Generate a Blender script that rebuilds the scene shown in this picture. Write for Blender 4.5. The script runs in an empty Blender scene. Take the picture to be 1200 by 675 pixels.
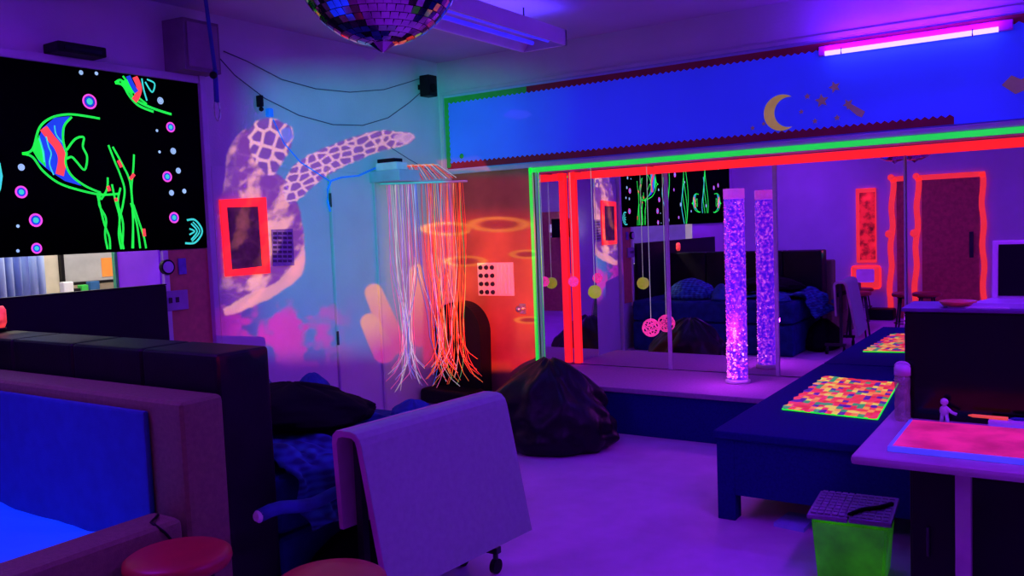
import bpy, bmesh, math, random
import numpy as np
from mathutils import Vector, Matrix, noise as mn
random.seed(7); rng = np.random.default_rng(7)
sc = bpy.context.scene
COL = sc.collection
# ------------------------------------------------------------------ camera
CAM = Vector((4.5476, -5.84, 1.5))
F_PX = 1011.02
RW = ((0.834235, 0.005047, -0.551386), )
def _n(a): return a/np.linalg.norm(a)
_X = -_n(np.array([-927-600, 328-337.5, F_PX])); _Y = _n(np.array([1270-600, 240-337.5, F_PX]))
_X = _n(_X-_Y*np.dot(_X, _Y)); _Z = np.cross(_X, _Y)
R = np.stack([_X, _Y, _Z], 1)                 # world -> image (right, down, forward)
cd = bpy.data.cameras.new('camera'); co = bpy.data.objects.new('camera', cd); COL.objects.link(co)
cd.sensor_width = 36; cd.lens = F_PX/1200*36; cd.clip_start = .02; cd.clip_end = 60
right, down, fwd = R[0], R[1], R[2]
co.matrix_world = Matrix(((right[0], -down[0], -fwd[0], CAM.x), (right[1], -down[1], -fwd[1], CAM.y),
                          (right[2], -down[2], -fwd[2], CAM.z), (0, 0, 0, 1)))
sc.camera = co
C0 = np.array(CAM)
def P(px, py, x=None, y=None, z=None):
    """real position on the plane x=, y= or z= that the survey of the photograph gives"""
    q = R.T @ np.array([px-600, py-337.5, F_PX])
    for i, v in enumerate((x, y, z)):
        if v is not None: return Vector(C0+q*(v-C0[i])/q[i])
MY = .447                                      # mirror plane
def RP(px, py, y):
    p = P(px, py, y=2*MY-y); p.y = y; return p
# ------------------------------------------------------------------ world, view
w = bpy.data.worlds.new('world'); sc.world = w; w.use_nodes = True
w.node_tree.nodes['Background'].inputs[0].default_value = (.05, .02, .12, 1)
w.node_tree.nodes['Background'].inputs[1].default_value = .2
sc.view_settings.view_transform = 'Standard'; sc.view_settings.look = 'None'
sc.view_settings.gamma = 1; sc.view_settings.exposure = 0.0
try: sc.view_settings.use_curve_mapping = False
except Exception: pass
# light levels
UV = (.26, .014, 1.0)
TUBE_W = 20; BATTEN_W = 7; FAR_W = 46; PROJ_W = 5500
# ------------------------------------------------------------------ materials
def mat(name, base, rough=.6, metal=0, var=.12, scale=8, bump=.0, bscale=60, emit=None, es=1, spec=.5, sheen=0, coat=0):
    m = bpy.data.materials.new(name); m.use_nodes = True
    n = m.node_tree.nodes; l = m.node_tree.links; b = n['Principled BSDF']
    tc = n.new('ShaderNodeTexCoord'); nz = n.new('ShaderNodeTexNoise'); nz.inputs['Scale'].default_value = scale
    nz.inputs['Detail'].default_value = 4
    l.new(tc.outputs['Object'], nz.inputs['Vector'])
    mr = n.new('ShaderNodeMapRange'); mr.inputs[3].default_value = 1-var; mr.inputs[4].default_value = 1+var
    mr.inputs[1].default_value = .3; mr.inputs[2].default_value = .7
    l.new(nz.outputs['Fac'], mr.inputs[0])
    mx = n.new('ShaderNodeVectorMath'); mx.operation = 'SCALE'; mx.inputs[0].default_value = base[:3]
    l.new(mr.outputs[0], mx.inputs['Scale']); l.new(mx.outputs[0], b.inputs['Base Color'])
    b.inputs['Roughness'].default_value = rough; b.inputs['Metallic'].default_value = metal
    b.inputs['Specular IOR Level'].default_value = spec
    if sheen: b.inputs['Sheen Weight'].default_value = sheen
    if coat: b.inputs['Coat Weight'].default_value = coat
    if bump:
        n2 = n.new('ShaderNodeTexNoise'); n2.inputs['Scale'].default_value = bscale; l.new(tc.outputs['Object'], n2.inputs['Vector'])
        bp = n.new('ShaderNodeBump'); bp.inputs['Strength'].default_value = bump; bp.inputs['Distance'].default_value = .01
        l.new(n2.outputs['Fac'], bp.inputs['Height']); l.new(bp.outputs[0], b.inputs['Normal'])
    if emit:
        b.inputs['Emission Strength'].default_value = es
        mx2 = n.new('ShaderNodeVectorMath'); mx2.operation = 'SCALE'; mx2.inputs[0].default_value = emit[:3]
        l.new(mr.outputs[0], mx2.inputs['Scale']); l.new(mx2.outputs[0], b.inputs['Emission Color'])
    return m
M = {}
M['wall'] = mat('painted_wall', (.62, .60, .66), .75, var=.06, scale=2.5, bump=.15, bscale=90)
M['ceiling'] = mat('ceiling_paint', (.50, .40, .60), .85, var=.06, scale=2)
M['floor'] = mat('vinyl_floor', (.66, .36, .66), .55, var=.10, scale=5, bump=.05, bscale=200)
M['white'] = mat('white_gloss', (.72, .70, .74), .4, var=.05)
M['trim'] = mat('trim_paint', (.55, .53, .6), .5, var=.05)
M['door_wood'] = mat('door_wood', (.36, .15, .08), .45, var=.25, scale=3)
M['back_door_wood'] = mat('back_door_wood', (.62, .09, .07), .5, var=.2, scale=20)
M['brown_panel'] = mat('brown_hardboard', (.62, .22, .12), .7, var=.12, scale=20)
M['black'] = mat('black_vinyl', (.004, .003, .006), .5, var=.3, spec=.2)
M['black_gloss'] = mat('black_gloss', (.003, .002, .003), .15, var=.2, spec=.3)
M['black_matte'] = mat('black_matte', (.006, .005, .008), .9, var=.2, spec=.1)
M['black_cloth'] = mat('black_screen_cloth', (.002, .002, .003), 1, var=.2, spec=0)
M['darkmetal'] = mat('dark_metal', (.05, .04, .06), .35, .8)
M['steel'] = mat('steel', (.6, .58, .62), .3, .9)
M['grey_fab'] = mat('grey_vinyl_padding', (.21, .26, .085), .7, var=.12, scale=60, bump=.3, bscale=250)
M['blue_lit_pad'] = mat('blue_lit_padding', (.02, .10, .36), .6, var=.1, scale=20, bump=.2, bscale=200)  # blue light from the bed sheet is put into this colour
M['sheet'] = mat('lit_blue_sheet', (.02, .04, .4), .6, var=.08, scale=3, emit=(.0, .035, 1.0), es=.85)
M['cart'] = mat('grey_table_laminate', (.34, .70, .40), .55, var=.06, scale=40)
M['cart_edge'] = mat('table_edge_band', (.5, .28, .4), .5)
M['navy'] = mat('navy_carpet', (.012, .014, .17), .9, var=.15, scale=80, bump=.2, bscale=300, spec=.05)
M['navy_dark'] = mat('navy_cloth', (.01, .03, .16), .85, var=.3, scale=12, bump=.3, bscale=30, spec=.15)
M['carpet'] = mat('pale_platform_carpet', (.44, .22, .46), .85, var=.1, scale=60, bump=.2, bscale=300, spec=.1)
M['red_seat'] = mat('red_vinyl_seat', (.45, .03, .03), .4, var=.1)
M['blue_pillow'] = mat('blue_pillow', (.015, .10, .30), .8, var=.3, scale=9)
M['tape_red'] = mat('fluorescent_red_tape', (.8, .05, .03), .5, var=.06, emit=(1.0, .012, .02), es=1.0)
M['tape_red2'] = mat('fluorescent_red_frame', (.8, .05, .03), .5, var=.08, emit=(1.0, .03, .035), es=.8)
M['tape_green'] = mat('fluorescent_green_tape', (.1, .8, .1), .5, var=.06, emit=(.0, .62, .03), es=1.0)
M['scal_red'] = mat('dark_red_border_card', (.30, .01, .03), .6)
M['scal_green'] = mat('green_border_card', (.03, .5, .06), .6)
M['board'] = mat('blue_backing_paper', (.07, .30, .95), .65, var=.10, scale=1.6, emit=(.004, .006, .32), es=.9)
M['moon'] = mat('yellow_glow_decal', (.6, .5, .1), .6, emit=(.45, .28, .05), es=.45)
M['star'] = mat('dim_glow_decal', (.25, .25, .2), .6, emit=(.30, .10, .10), es=.2)
def emis(name, c, s=1, var=.1, scale=10): return mat(name, c, .5, emit=c, es=s, var=var, scale=scale)
M['n_green'] = emis('neon_green_paint', (.01, .85, .04)); M['n_cyan'] = emis('neon_cyan_paint', (.04, .65, .45))
M['n_red'] = emis('neon_red_paint', (1, .06, .05)); M['n_pink'] = emis('neon_pink_paint', (.9, .08, .55))
M['n_blue'] = emis('neon_blue_paint', (.01, .05, .55)); M['n_white'] = emis('neon_pale_paint', (.3, .5, .6))
M['yellow_ball'] = mat('yellow_ball_plastic', (.6, .6, .05), .5, emit=(.32, .40, .02), es=.55)
M['pink_ball'] = mat('pink_ball_plastic', (.8, .1, .4), .5, emit=(.8, .04, .30), es=.7)
M['string'] = mat('pale_string', (.6, .7, .6), .6, emit=(.28, .35, .30), es=.5)
M['mirror'] = mat('mirror_glass', (.86, .82, .90), .0, 1.0, var=.0)
M['strip'] = mat('mirror_joint_strip', (.55, .45, .65), .35)
M['wood_light'] = mat('table_top', (.45, .36, .42), .45)
M['bin'] = mat('green_translucent_plastic', (.02, .6, .01), .35, emit=(.05, .45, .0), es=.16, var=.45, scale=7)
M['lid'] = mat('dimpled_lid', (.22, .18, .28), .4)
M['cyan_cable'] = mat('blue_cable', (.02, .25, .9), .5, emit=(.0, .12, .7), es=.5)
M['dark_cable'] = mat('dark_cable', (.07, .04, .12), .6)
M['paper'] = mat('paper', (.75, .75, .8), .7)
M['violet_paper'] = mat('violet_notice_paper', (.18, .14, .50), .7, var=.25, scale=30)
M['orange_paper'] = mat('orange_paper', (.95, .30, .05), .7)
M['frame_fab'] = mat('dark_noticeboard_cloth', (.12, .05, .10), .9, var=.35, scale=15)
M['speaker'] = mat('speaker_case', (.20, .13, .2), .7)
M['cream'] = mat('cream_wall', (.7, .62, .5), .7)
M['batten_in'] = mat('blue_lit_tube', (.2, .2, .9), .4, emit=(.03, .015, 1.0), es=.8)
# mirror tile ball
def wave_mat(name, c1, c2, scale, emit=False, es=1, rough=.7, direction='X', dist=0):
    m = bpy.data.materials.new(name); m.use_nodes = True; n = m.node_tree.nodes; l = m.node_tree.links; b = n['Principled BSDF']
    tc = n.new('ShaderNodeTexCoord'); wv = n.new('ShaderNodeTexWave'); wv.bands_direction = direction
    wv.inputs['Scale'].default_value = scale; wv.inputs['Distortion'].default_value = dist
    l.new(tc.outputs['Object'], wv.inputs['Vector'])
    cr = n.new('ShaderNodeValToRGB'); cr.color_ramp.elements[0].color = (*c1, 1); cr.color_ramp.elements[1].color = (*c2, 1)
    l.new(wv.outputs['Fac'], cr.inputs[0]); l.new(cr.outputs[0], b.inputs['Base Color']); b.inputs['Roughness'].default_value = rough
    if emit: l.new(cr.outputs[0], b.inputs['Emission Color']); b.inputs['Emission Strength'].default_value = es
    return m
M['curtain'] = wave_mat('striped_curtain', (.14, .2, .6), (.55, .7, 1.0), 5, direction='Y', dist=1.5)
def plaid(name):
    m = bpy.data.materials.new(name); m.use_nodes = True; n = m.node_tree.nodes; l = m.node_tree.links; b = n['Principled BSDF']
    tc = n.new('ShaderNodeTexCoord'); sh = n.new('ShaderNodeVectorMath'); sh.operation = 'MULTIPLY'; sh.inputs[1].default_value = (1, 1, 1)
    l.new(tc.outputs['Generated'], sh.inputs[0])
    acc = None
    for d in 'XYZ':
        wv = n.new('ShaderNodeTexWave'); wv.bands_direction = d; wv.inputs['Scale'].default_value = 3.5; wv.inputs['Distortion'].default_value = .8
        l.new(sh.outputs[0], wv.inputs['Vector'])
        if acc is None: acc = wv.outputs['Fac']
        else:
            a = n.new('ShaderNodeMath'); a.operation = 'ADD'; l.new(acc, a.inputs[0]); l.new(wv.outputs['Fac'], a.inputs[1]); acc = a.outputs[0]
    cr = n.new('ShaderNodeValToRGB'); cr.color_ramp.elements[0].color = (.004, .02, .16, 1); cr.color_ramp.elements[0].position = .25
    cr.color_ramp.elements[1].color = (.03, .22, .5, 1)
    mm = n.new('ShaderNodeMath'); mm.operation = 'MULTIPLY'; mm.inputs[1].default_value = .38
    l.new(acc, mm.inputs[0]); l.new(mm.outputs[0], cr.inputs[0]); l.new(cr.outputs[0], b.inputs['Base Color'])
    b.inputs['Roughness'].default_value = .85; return m
M['plaid'] = plaid('blue_plaid_cloth')
# ------------------------------------------------------------------ mesh helpers
ORG = {}
def finish(name, bm, mats, parent=None, smooth=False, origin=None, label=None, kind=None):
    me = bpy.data.meshes.new(name)
    if not isinstance(mats, (list, tuple)): mats = [mats]
    if parent is not None: org = ORG[parent.name]
    elif origin is not None: org = Vector(origin)
    else:
        xs = [v.co for v in bm.verts]
        org = Vector(((min(v.x for v in xs)+max(v.x for v in xs))/2, (min(v.y for v in xs)+max(v.y for v in xs))/2, min(v.z for v in xs)))
    bmesh.ops.translate(bm, verts=bm.verts, vec=-org)
    bmesh.ops.recalc_face_normals(bm, faces=bm.faces)
    if smooth:
        for f in bm.faces: f.smooth = True
    bm.to_mesh(me); bm.free()
    for m in mats: me.materials.append(m)
    o = bpy.data.objects.new(name, me); COL.objects.link(o)
    if parent is not None: o.parent = parent
    else: o.location = org
    ORG[o.name] = org
    if label: o['label'] = label
    if kind: o['kind'] = kind
    return o
def thing(name, loc, label, cat, group=None):
    o = bpy.data.objects.new(name, None); COL.objects.link(o); o.location = loc; ORG[o.name] = Vector(loc)
    o.empty_display_size = .1
    o['label'] = label; o['category'] = cat
    if group: o['group'] = group
    return o
def tag(o, label, cat, group=None):
    o['label'] = label; o['category'] = cat
    if group: o['group'] = group
    return o
def struct(o): o['kind'] = 'structure'; return o
def B(): return bmesh.new()
def box(bm, x0, x1, y0, y1, z0, z1, bev=0, seg=2, mi=0, rz=0, mtx=None):
    r = bmesh.ops.create_cube(bm, size=1); vs = r['verts']
    bmesh.ops.scale(bm, vec=(abs(x1-x0), abs(y1-y0), abs(z1-z0)), verts=vs)
    c = Vector(((x0+x1)/2, (y0+y1)/2, (z0+z1)/2))
    if bev:
        es = list({e for v in vs for e in v.link_edges})
        r2 = bmesh.ops.bevel(bm, geom=es, offset=bev, segments=seg, affect='EDGES', profile=.6)
        vs = list({v for v in r2['verts']} | {v for v in vs if v.is_valid})
    if rz: bmesh.ops.rotate(bm, verts=vs, cent=(0, 0, 0), matrix=Matrix.Rotation(rz, 3, 'Z'))
    bmesh.ops.translate(bm, verts=vs, vec=c)
    if mtx: bmesh.ops.transform(bm, matrix=mtx, verts=vs)
    if mi:
        for f in {f for v in vs for f in v.link_faces}: f.material_index = mi
    return vs
def slab(name, m, *a, parent=None, **k):
    bm = B(); bev = k.pop('bev', 0); rz = k.pop('rz', 0); box(bm, *a, bev=bev, rz=rz); return finish(name, bm, m, parent, **k)
def cyl(bm, p0, p1, r0, r1=None, n=16, caps=True, mi=0):
    p0 = Vector(p0); p1 = Vector(p1); r1 = r0 if r1 is None else r1
    d = p1-p0; L = d.length
    r = bmesh.ops.create_cone(bm, cap_ends=caps, segments=n, radius1=r0, radius2=r1, depth=L)
    q = d.to_track_quat('Z', 'Y').to_matrix().to_4x4(); q.translation = (p0+p1)/2
    bmesh.ops.transform(bm, matrix=q, verts=r['verts'])
    if mi:
        for f in {f for v in r['verts'] for f in v.link_faces}: f.material_index = mi
    return r['verts']
def tube(bm, pts, r, n=6, mi=0):
    pts = [Vector(p) for p in pts]; rings = []
    for i, p in enumerate(pts):
        d = (pts[min(i+1, len(pts)-1)]-pts[max(i-1, 0)]).normalized()
        a = d.cross(Vector((0, 0, 1)));
        if a.length < .05: a = d.cross(Vector((0, 1, 0)))
        a.normalize(); b = d.cross(a)
        rings.append([bm.verts.new(p+a*(r*math.cos(t))+b*(r*math.sin(t))) for t in [2*math.pi*k/n for k in range(n)]])
    for A, Bb in zip(rings, rings[1:]):
        for k in range(n):
            f = bm.faces.new((A[k], A[(k+1) % n], Bb[(k+1) % n], Bb[k])); f.smooth = True; f.material_index = mi
    for rg in (rings[0], rings[-1]):
        f = bm.faces.new(rg); f.material_index = mi
def ball(bm, c, r, sub=2, sc=(1, 1, 1), mi=0):
    v = bmesh.ops.create_icosphere(bm, subdivisions=sub, radius=r)['verts']
    bmesh.ops.scale(bm, vec=sc, verts=v); bmesh.ops.translate(bm, verts=v, vec=c)
    for f in {f for q in v for f in q.link_faces}: f.smooth = True; f.material_index = mi
    return v
def prism(bm, pts, d, mi=0):
    """outline pts (3D, planar) extruded by vector d"""
    a = [bm.verts.new(p) for p in pts]; b = [bm.verts.new(Vector(p)+Vector(d)) for p in pts]
    fs = [bm.faces.new(a), bm.faces.new(b[::-1])]
    for i in range(len(a)): fs.append(bm.faces.new((a[i], b[i], b[(i+1) % len(a)], a[(i+1) % len(a)])))
    for f in fs: f.material_index = mi
    return fs
def lathe(bm, prof, c, n=32, mi=0):
    rings = []
    for r, z in prof: rings.append([bm.verts.new((c[0]+r*math.cos(2*math.pi*k/n), c[1]+r*math.sin(2*math.pi*k/n), c[2]+z)) for k in range(n)])
    for A, Bb in zip(rings, rings[1:]):
        for k in range(n): f = bm.faces.new((A[k], A[(k+1) % n], Bb[(k+1) % n], Bb[k])); f.smooth = True; f.material_index = mi
    for rg in (rings[0], rings[-1]):
        f = bm.faces.new(rg); f.material_index = mi
HC = 2.906
# ================================================================== setting
XR, YB = 6.0, -6.4
struct(slab('floor', M['floor'], -.1, XR+.1, YB-.1, .6, -.1, 0))
struct(slab('ceiling', M['ceiling'], -.1, XR+.1, YB-.1, .1, HC, HC+.1))
# left wall with the hatch to the next room
bm = B()
HY0, HY1, HZ0, HZ1 = -4.7, -2.735, 1.0, 1.9
box(bm, -.1, 0, HY1, .1, 0, HC); box(bm, -.1, 0, YB-.1, HY0, 0, HC)
box(bm, -.1, 0, HY0, HY1, 0, HZ0); box(bm, -.1, 0, HY0, HY1, HZ1, HC)
struct(finish('wall_left', bm, M['wall']))
DX = .915
bm = B()
box(bm, 0, .10, 0, .1, 0, HC); box(bm, .10, DX-.02, 0, .1, 1.985, HC)
box(bm, DX-.02, XR, 0, .1, 1.94, HC); box(bm, DX-.02, DX+.01, 0, .1, 0, 1.94); box(bm, DX+.0, .954, .0, MY+.03, 0, 1.945)
struct(finish('wall_front', bm, M['wall']))
struct(slab('wall_alcove', M['wall'], DX, XR, MY+.03, MY+.1, 0, 2.05))
struct(slab('ceiling_alcove', M['wall'], DX, XR, .1, MY+.1, 1.945, 2.0))
struct(slab('wall_right', M['wall'], XR, XR+.1, YB-.1, .6, 0, HC))
struct(slab('wall_back', M['wall'], -.1, XR+.1, YB-.1, YB, 0, HC))
struct(slab('trim_1', M['trim'], .03, XR, -.018, -.001, 2.625, 2.655, bev=.004))
struct(slab('trim_2', M['trim'], .03, .055, -.018, -.001, 1.99, 2.625, bev=.004))
struct(slab('trim_3', M['trim'], .07, XR, -.045, -.001, 1.965, 2.0, bev=.004))
# front brown door
d = thing('door_1', (.5, .02, 0), 'brown wooden door washed by the orange projected picture', 'door'); d['kind'] = 'structure'
bm = B(); box(bm, .105, DX-.025, -.002, .04, .005, 1.98, bev=.003); leaf = finish('door_leaf', bm, M['door_wood'], d)
bm = B(); cyl(bm, (.765, -.003, .845), (.765, -.05, .845), .012); ball(bm, (.765, -.06, .845), .028, 2); box(bm, .735, .80, -.012, -.002, .80, .885, bev=.004)
finish('door_handle', bm, M['steel'], leaf)
# left-wall door and its frame (pale)
d = thing('door_2', (0, -1.87, 0), 'pale painted door in the left wall beneath the turtle picture', 'door'); d['kind'] = 'structure'
finish('door_leaf', (lambda b: (box(b, .001, .018, -2.35, -1.36, .01, 1.96, bev=.003), b)[1])(B()), M['wall'], d)
bm = B(); box(bm, .001, .03, -1.345, -1.31, 0, 1.99, bev=.004); finish('door_frame', bm, M['wall'], d)
for z in (.75, 1.75):
    bm = B(); cyl(bm, (.03, -1.352, z-.05), (.03, -1.352, z+.05), .009, n=10); finish('hinge', bm, M['darkmetal'], d)
struct(slab('trim_4', M['trim'], .001, .05, -2.415, -2.375, 0, 2.52, bev=.006))
struct(slab('trim_5', M['trim'], .001, .04, -6.3, -2.415, 2.455, 2.50, bev=.006))
struct(slab('trim_6', M['wall'], .001, .012, -1.31, -.02, 1.955, 1.965))
struct(slab('trim_7', M['trim'], .001, .02, -.87, -.85, .0, 1.9, bev=.003))
# brown panel beside hatch
struct(slab('trim_8', M['brown_panel'], .002, .014, -2.70, -2.405, .55, 1.448))
struct(slab('trim_9', M['white'], -.01, .03, -2.735, -2.70, .5, 1.448, bev=.004))
# adjoining lit room seen through the hatch
bm = B()
box(bm, -1.7, -1.6, -5.6, -.4, .4, 2.6); box(bm, -1.6, -.1, -5.6, -5.5, .4, 2.6); box(bm, -1.6, -.1, -.5, -.4, .4, 2.6)
struct(finish('wall_next_room', bm, M['cream']))
struct(slab('ceiling_next_room', M['white'], -1.7, -.1, -5.6, -.4, 2.6, 2.7)); struct(slab('floor_next_room', M['floor'], -1.7, -.1, -5.6, -.4, .3, .4))
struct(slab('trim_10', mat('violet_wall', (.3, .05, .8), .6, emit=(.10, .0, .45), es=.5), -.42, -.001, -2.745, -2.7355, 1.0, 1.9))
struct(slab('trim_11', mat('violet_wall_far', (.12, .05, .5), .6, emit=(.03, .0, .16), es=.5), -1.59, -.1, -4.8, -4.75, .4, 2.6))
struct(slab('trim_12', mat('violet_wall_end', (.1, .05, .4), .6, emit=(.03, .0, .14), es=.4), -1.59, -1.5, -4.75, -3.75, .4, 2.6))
# ------------------------------------------------------------------ mirrors in the alcove
edges = [1.0, 1.841, 2.684, 3.545]
def mirror_panel(x0, x1, label, rot=0):
    t = thing('wall_mirror', ((x0+x1)/2, MY+.01, .335), label, 'mirror')
    bm = B(); box(bm, x0, x1, MY, MY+.012, .34, 1.94)
    finish('glass', bm, M['mirror'], t)
    if rot:
        t.location.x = x0; t.location.y = MY+.027
        for c in t.children:
            for v in c.data.vertices: v.co.x += (x1-x0)/2
        t.rotation_euler.z = rot
    return t
mirror_panel(.969, 1.841, 'tall mirror pane behind the hanging balls, left end of the alcove')
mirror_panel(1.841, 2.684, 'tall mirror pane directly behind the bubble tube')
mirror_panel(2.684, 3.545, 'tall mirror pane reflecting the red glowing wall panel')
PANEL4 = mirror_panel(3.56, 4.75, 'rightmost mirror pane reflecting the red-taped door', rot=math.radians(-1.3))
t = thing('wall_mirror', (.93, .25, .335), 'narrow side mirror of the alcove beside the green tape', 'mirror')
bm = B(); box(bm, .955, .968, .0, MY, .34, 1.94); finish('glass', bm, M['mirror'], t)
for x, lb in ((1.841, 'upright strip between the mirrors left of the bubble tube'), (2.684, 'upright strip between the mirrors right of the bubble tube'), (3.55, 'upright strip between the two rightmost mirrors')):
    bm = B(); wdt = .014 if x < 3 else .006
    box(bm, x-wdt, x+wdt, MY-.012, MY-.001, .336 if x < 3 else .46, 1.93, bev=.003)
    tag(finish('mirror_strip', bm, M['strip']), lb, 'trim strip')
# platforms
t = thing('mirror_platform', (1.97, 0, 0), 'low pale carpeted ledge with navy front under the mirrors', 'platform')
bm = B(); box(bm, .95, 2.995, -.38, MY-.002, .30, .335, bev=.006); finish('top', bm, M['carpet'], t)
bm = B(); box(bm, .97, 2.995, -.365, MY-.01, .0, .30); finish('front_panel', bm, M['navy'], t, label='navy carpeted front')
t = thing('low_table', (4.3, -.66, 0), 'long navy blue table running up to the mirrors with bright mat', 'table')
bm = B(); box(bm, 3.005, 5.6, -1.76, MY-.015, .41, .45, bev=.008); finish('top', bm, M['navy'], t)
bm = B(); box(bm, 3.02, 5.58, -1.745, -1.715, .13, .41); box(bm, 3.02, 3.05, -1.715, .43, .13, .41); box(bm, 5.55, 5.58, -1.715, .43, .13, .41)
finish('apron', bm, M['navy'], t)
for lx in (3.02, 5.49):
    for ly in (-1.75, .33):
        bm = B(); box(bm, lx, lx+.09, ly, ly+.09, 0, .41, bev=.004); finish('leg', bm, M['navy'], t)
# ------------------------------------------------------------------ tapes
bm = B()
box(bm, DX-.005, XR-.02, -.052, -.046, 1.925, 1.962); box(bm, DX-.012, DX+.014, -.052, -.046, .40, 1.962); box(bm, DX-.012, DX+.014, -.046, -.0005, .40, .42)
tag(finish('green_tape', bm, M['tape_green']), 'green glowing tape edging the top and left of the mirror alcove', 'tape')
bm = B()
box(bm, 1.0, 5.8, MY-.02, MY-.014, 1.875, 1.935); box(bm, .985, 1.045, MY-.02, MY-.014, .345, 1.935)
tag(finish('red_tape', bm, M['tape_red']), 'red glowing tape along the top and left edge of the mirrors', 'tape')
# ------------------------------------------------------------------ blue board
t = thing('display_board', (3, -.01, 2.0), 'long bright blue display board above the mirrors', 'board')
bm = B(); box(bm, .09, XR-.03, -.03, -.019, 2.01, 2.60); finish('backing_paper', bm, M['board'], t)
def scallop(x0, x1, z, hgt, sgn, y=-.034):
    bm = B(); n = int(abs(x1-x0)/.045); pts = [(x0, y, z), (x1, y, z)]
    for i in range(n, -1, -1):
        x = x0+(x1-x0)*i/n
        pts.append((x, y, z+sgn*hgt*.72))
        if i: pts.append((x-(x1-x0)/n/2, y, z+sgn*hgt))
    prism(bm, pts, (0, .003, 0)); return bm
finish('border', scallop(.09, .90, 2.60, .055, -1), M['scal_green'], t, label='green scalloped border')
finish('border', scallop(.90, 5.9, 2.60, .055, -1), M['scal_red'], t, label='dark red scalloped top border')
finish('border', scallop(.09, 3.90, 2.01, .06, 1), M['scal_red'], t, label='dark red scalloped bottom border')
bm = B(); pts = [(.085, -.036, 2.02), (.085, -.036, 2.6)]
for i in range(13, -1, -1):
    z = 2.02+.58*i/13; pts.append((.12, -.036, z))
    if i: pts.append((.13, -.036, z-.58/26))
prism(bm, pts, (0, .003, 0)); finish('border', bm, M['scal_green'], t, label='green scalloped left border')
# moon and stars
bm = B(); c = P(916, 132, y=-.034); pts = []
for i in range(25):
    a = math.radians(55+250*i/24); pts.append((c.x+.118*math.cos(a), -.0365, c.z+.118*math.sin(a)))
for i in range(1, 24):
    a = math.radians(280.5-201*i/24); pts.append((c.x+.05+.0987*math.cos(a), -.0365, c.z+.0987*math.sin(a)))
prism(bm, pts, (0, .004, 0)); tag(finish('moon_sticker', bm, M['moon']), 'yellow crescent moon sticker on the blue board', 'sticker')
def star(px, py, r, label, name='star_sticker', rot=0, m='star', n=5):
    c = P(px, py, y=-.034); bm = B(); pts = []
    for i in range(2*n):
        rr = r if i % 2 == 0 else r*.45; a = rot+math.pi/2+math.pi*i/n
        pts.append((c.x+rr*math.cos(a), -.036, c.z+rr*math.sin(a)))
    prism(bm, pts, (0, .004, 0)); return tag(finish(name, bm, M[m]), label, 'sticker', 'star stickers around the moon')
star(978, 102, .040, 'highest orange star sticker up right of the moon', rot=.3)
star(963, 118, .046, 'large orange star sticker just right of the moon', rot=.1)
star(994, 122, .036, 'star sticker with a tail at the right of the group', rot=.5)
star(946, 113, .022, 'tiny star sticker above right of the moon horn')
star(939, 131, .018, 'tiny star sticker in the opening of the crescent')
star(955, 142, .020, 'tiny star sticker low right of the moon')
star(981, 138, .022, 'tiny star sticker lowest below the tailed star')
star(882, 150, .018, 'tiny star sticker lowest on the left of the moon')
star(895, 145, .016, 'tiny faint star sticker between the leftmost star and the moon')
c = P(1002, 130, y=-.034); bm = B()
prism(bm, [(c.x-.05, -.033, c.z+.03), (c.x-.02, -.033, c.z+.045), (c.x+.06, -.033, c.z-.01), (c.x+.04, -.033, c.z-.045), (c.x+.01, -.033, c.z-.03)], (0, .003, 0))
tag(finish('star_tail_sticker', bm, M['star']), 'stubby tail sticker under the tailed star', 'sticker')
c = P(1190, 98, y=-.034); bm = B()
prism(bm, [(c.x-.07, -.036, c.z), (c.x-.02, -.036, c.z+.05), (c.x+.03, -.036, c.z+.02), (c.x+.09, -.036, c.z+.06), (c.x+.08, -.036, c.z-.03), (c.x, -.036, c.z-.06)], (0, .004, 0))
tag(finish('bird_sticker', bm, M['star']), 'dull winged sticker at the far right of the blue board', 'sticker')
c = P(541, 183, y=-.034); bm = B(); ball(bm, (c.x, -.035, c.z), .022, 2, (1, .3, 1)); tag(finish('badge_sticker', bm, M['scal_green']), 'small round green badge at lower left of blue board', 'sticker')
# ------------------------------------------------------------------ UV tube on the board
a = P(967, 64, y=-.1); b = P(1170, 33, y=-.1); zt = (a.z+b.z)/2
t = thing('uv_tube_lamp', ((a.x+b.x)/2, -.07, zt-.03), 'glowing pink-white ultraviolet tube lamp above the blue board', 'lamp')
M['uvtube'] = mat('uv_tube_glass', (1, .8, 1), .3, emit=(.95, .72, 5), es=1, var=0)
M['uvhousing'] = mat('magenta_lit_housing', (.9, .05, .7), .4)
bm = B(); box(bm, a.x-.05, b.x+.07, -.065, -.036, zt-.005, zt+.055, bev=.006); hs = finish('housing', bm, M['uvhousing'], t)
bm = B(); cyl(bm, (a.x, -.1, zt), (b.x, -.1, zt), .015, n=16); finish('tube', bm, M['uvtube'], t)
for x in (a.x+.1, b.x-.13):
    bm = B(); tube(bm, [(x, -.036, zt+.02), (x, -.118, zt+.018), (x, -.12, zt-.012), (x, -.105, zt-.02)], .004); finish('clip', bm, M['uvhousing'], hs)
def area_light(name, loc, sx, sy, col, power, parent=None, rot=(0, 0, 0)):
    l = bpy.data.lights.new(name, 'AREA'); l.shape = 'RECTANGLE'; l.size = sx; l.size_y = sy; l.color = col; l.energy = power
    o = bpy.data.objects.new(name, l); COL.objects.link(o); o.rotation_euler = rot
    if parent is not None: o.parent = parent; o.location = Vector(loc)-Vector(parent.location)
    else: o.location = loc
    return o
area_light('tube_light', ((a.x+b.x)/2, -.13, zt-.01), b.x-a.x, .03, (.12, .006, 1), TUBE_W, t, (math.radians(-70), 0, 0))
area_light('tube_light_up', ((a.x+b.x)/2, -.13, zt+.03), b.x-a.x, .03, (.12, .004, 1), TUBE_W*.45, t, (math.radians(150), 0, 0))
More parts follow.
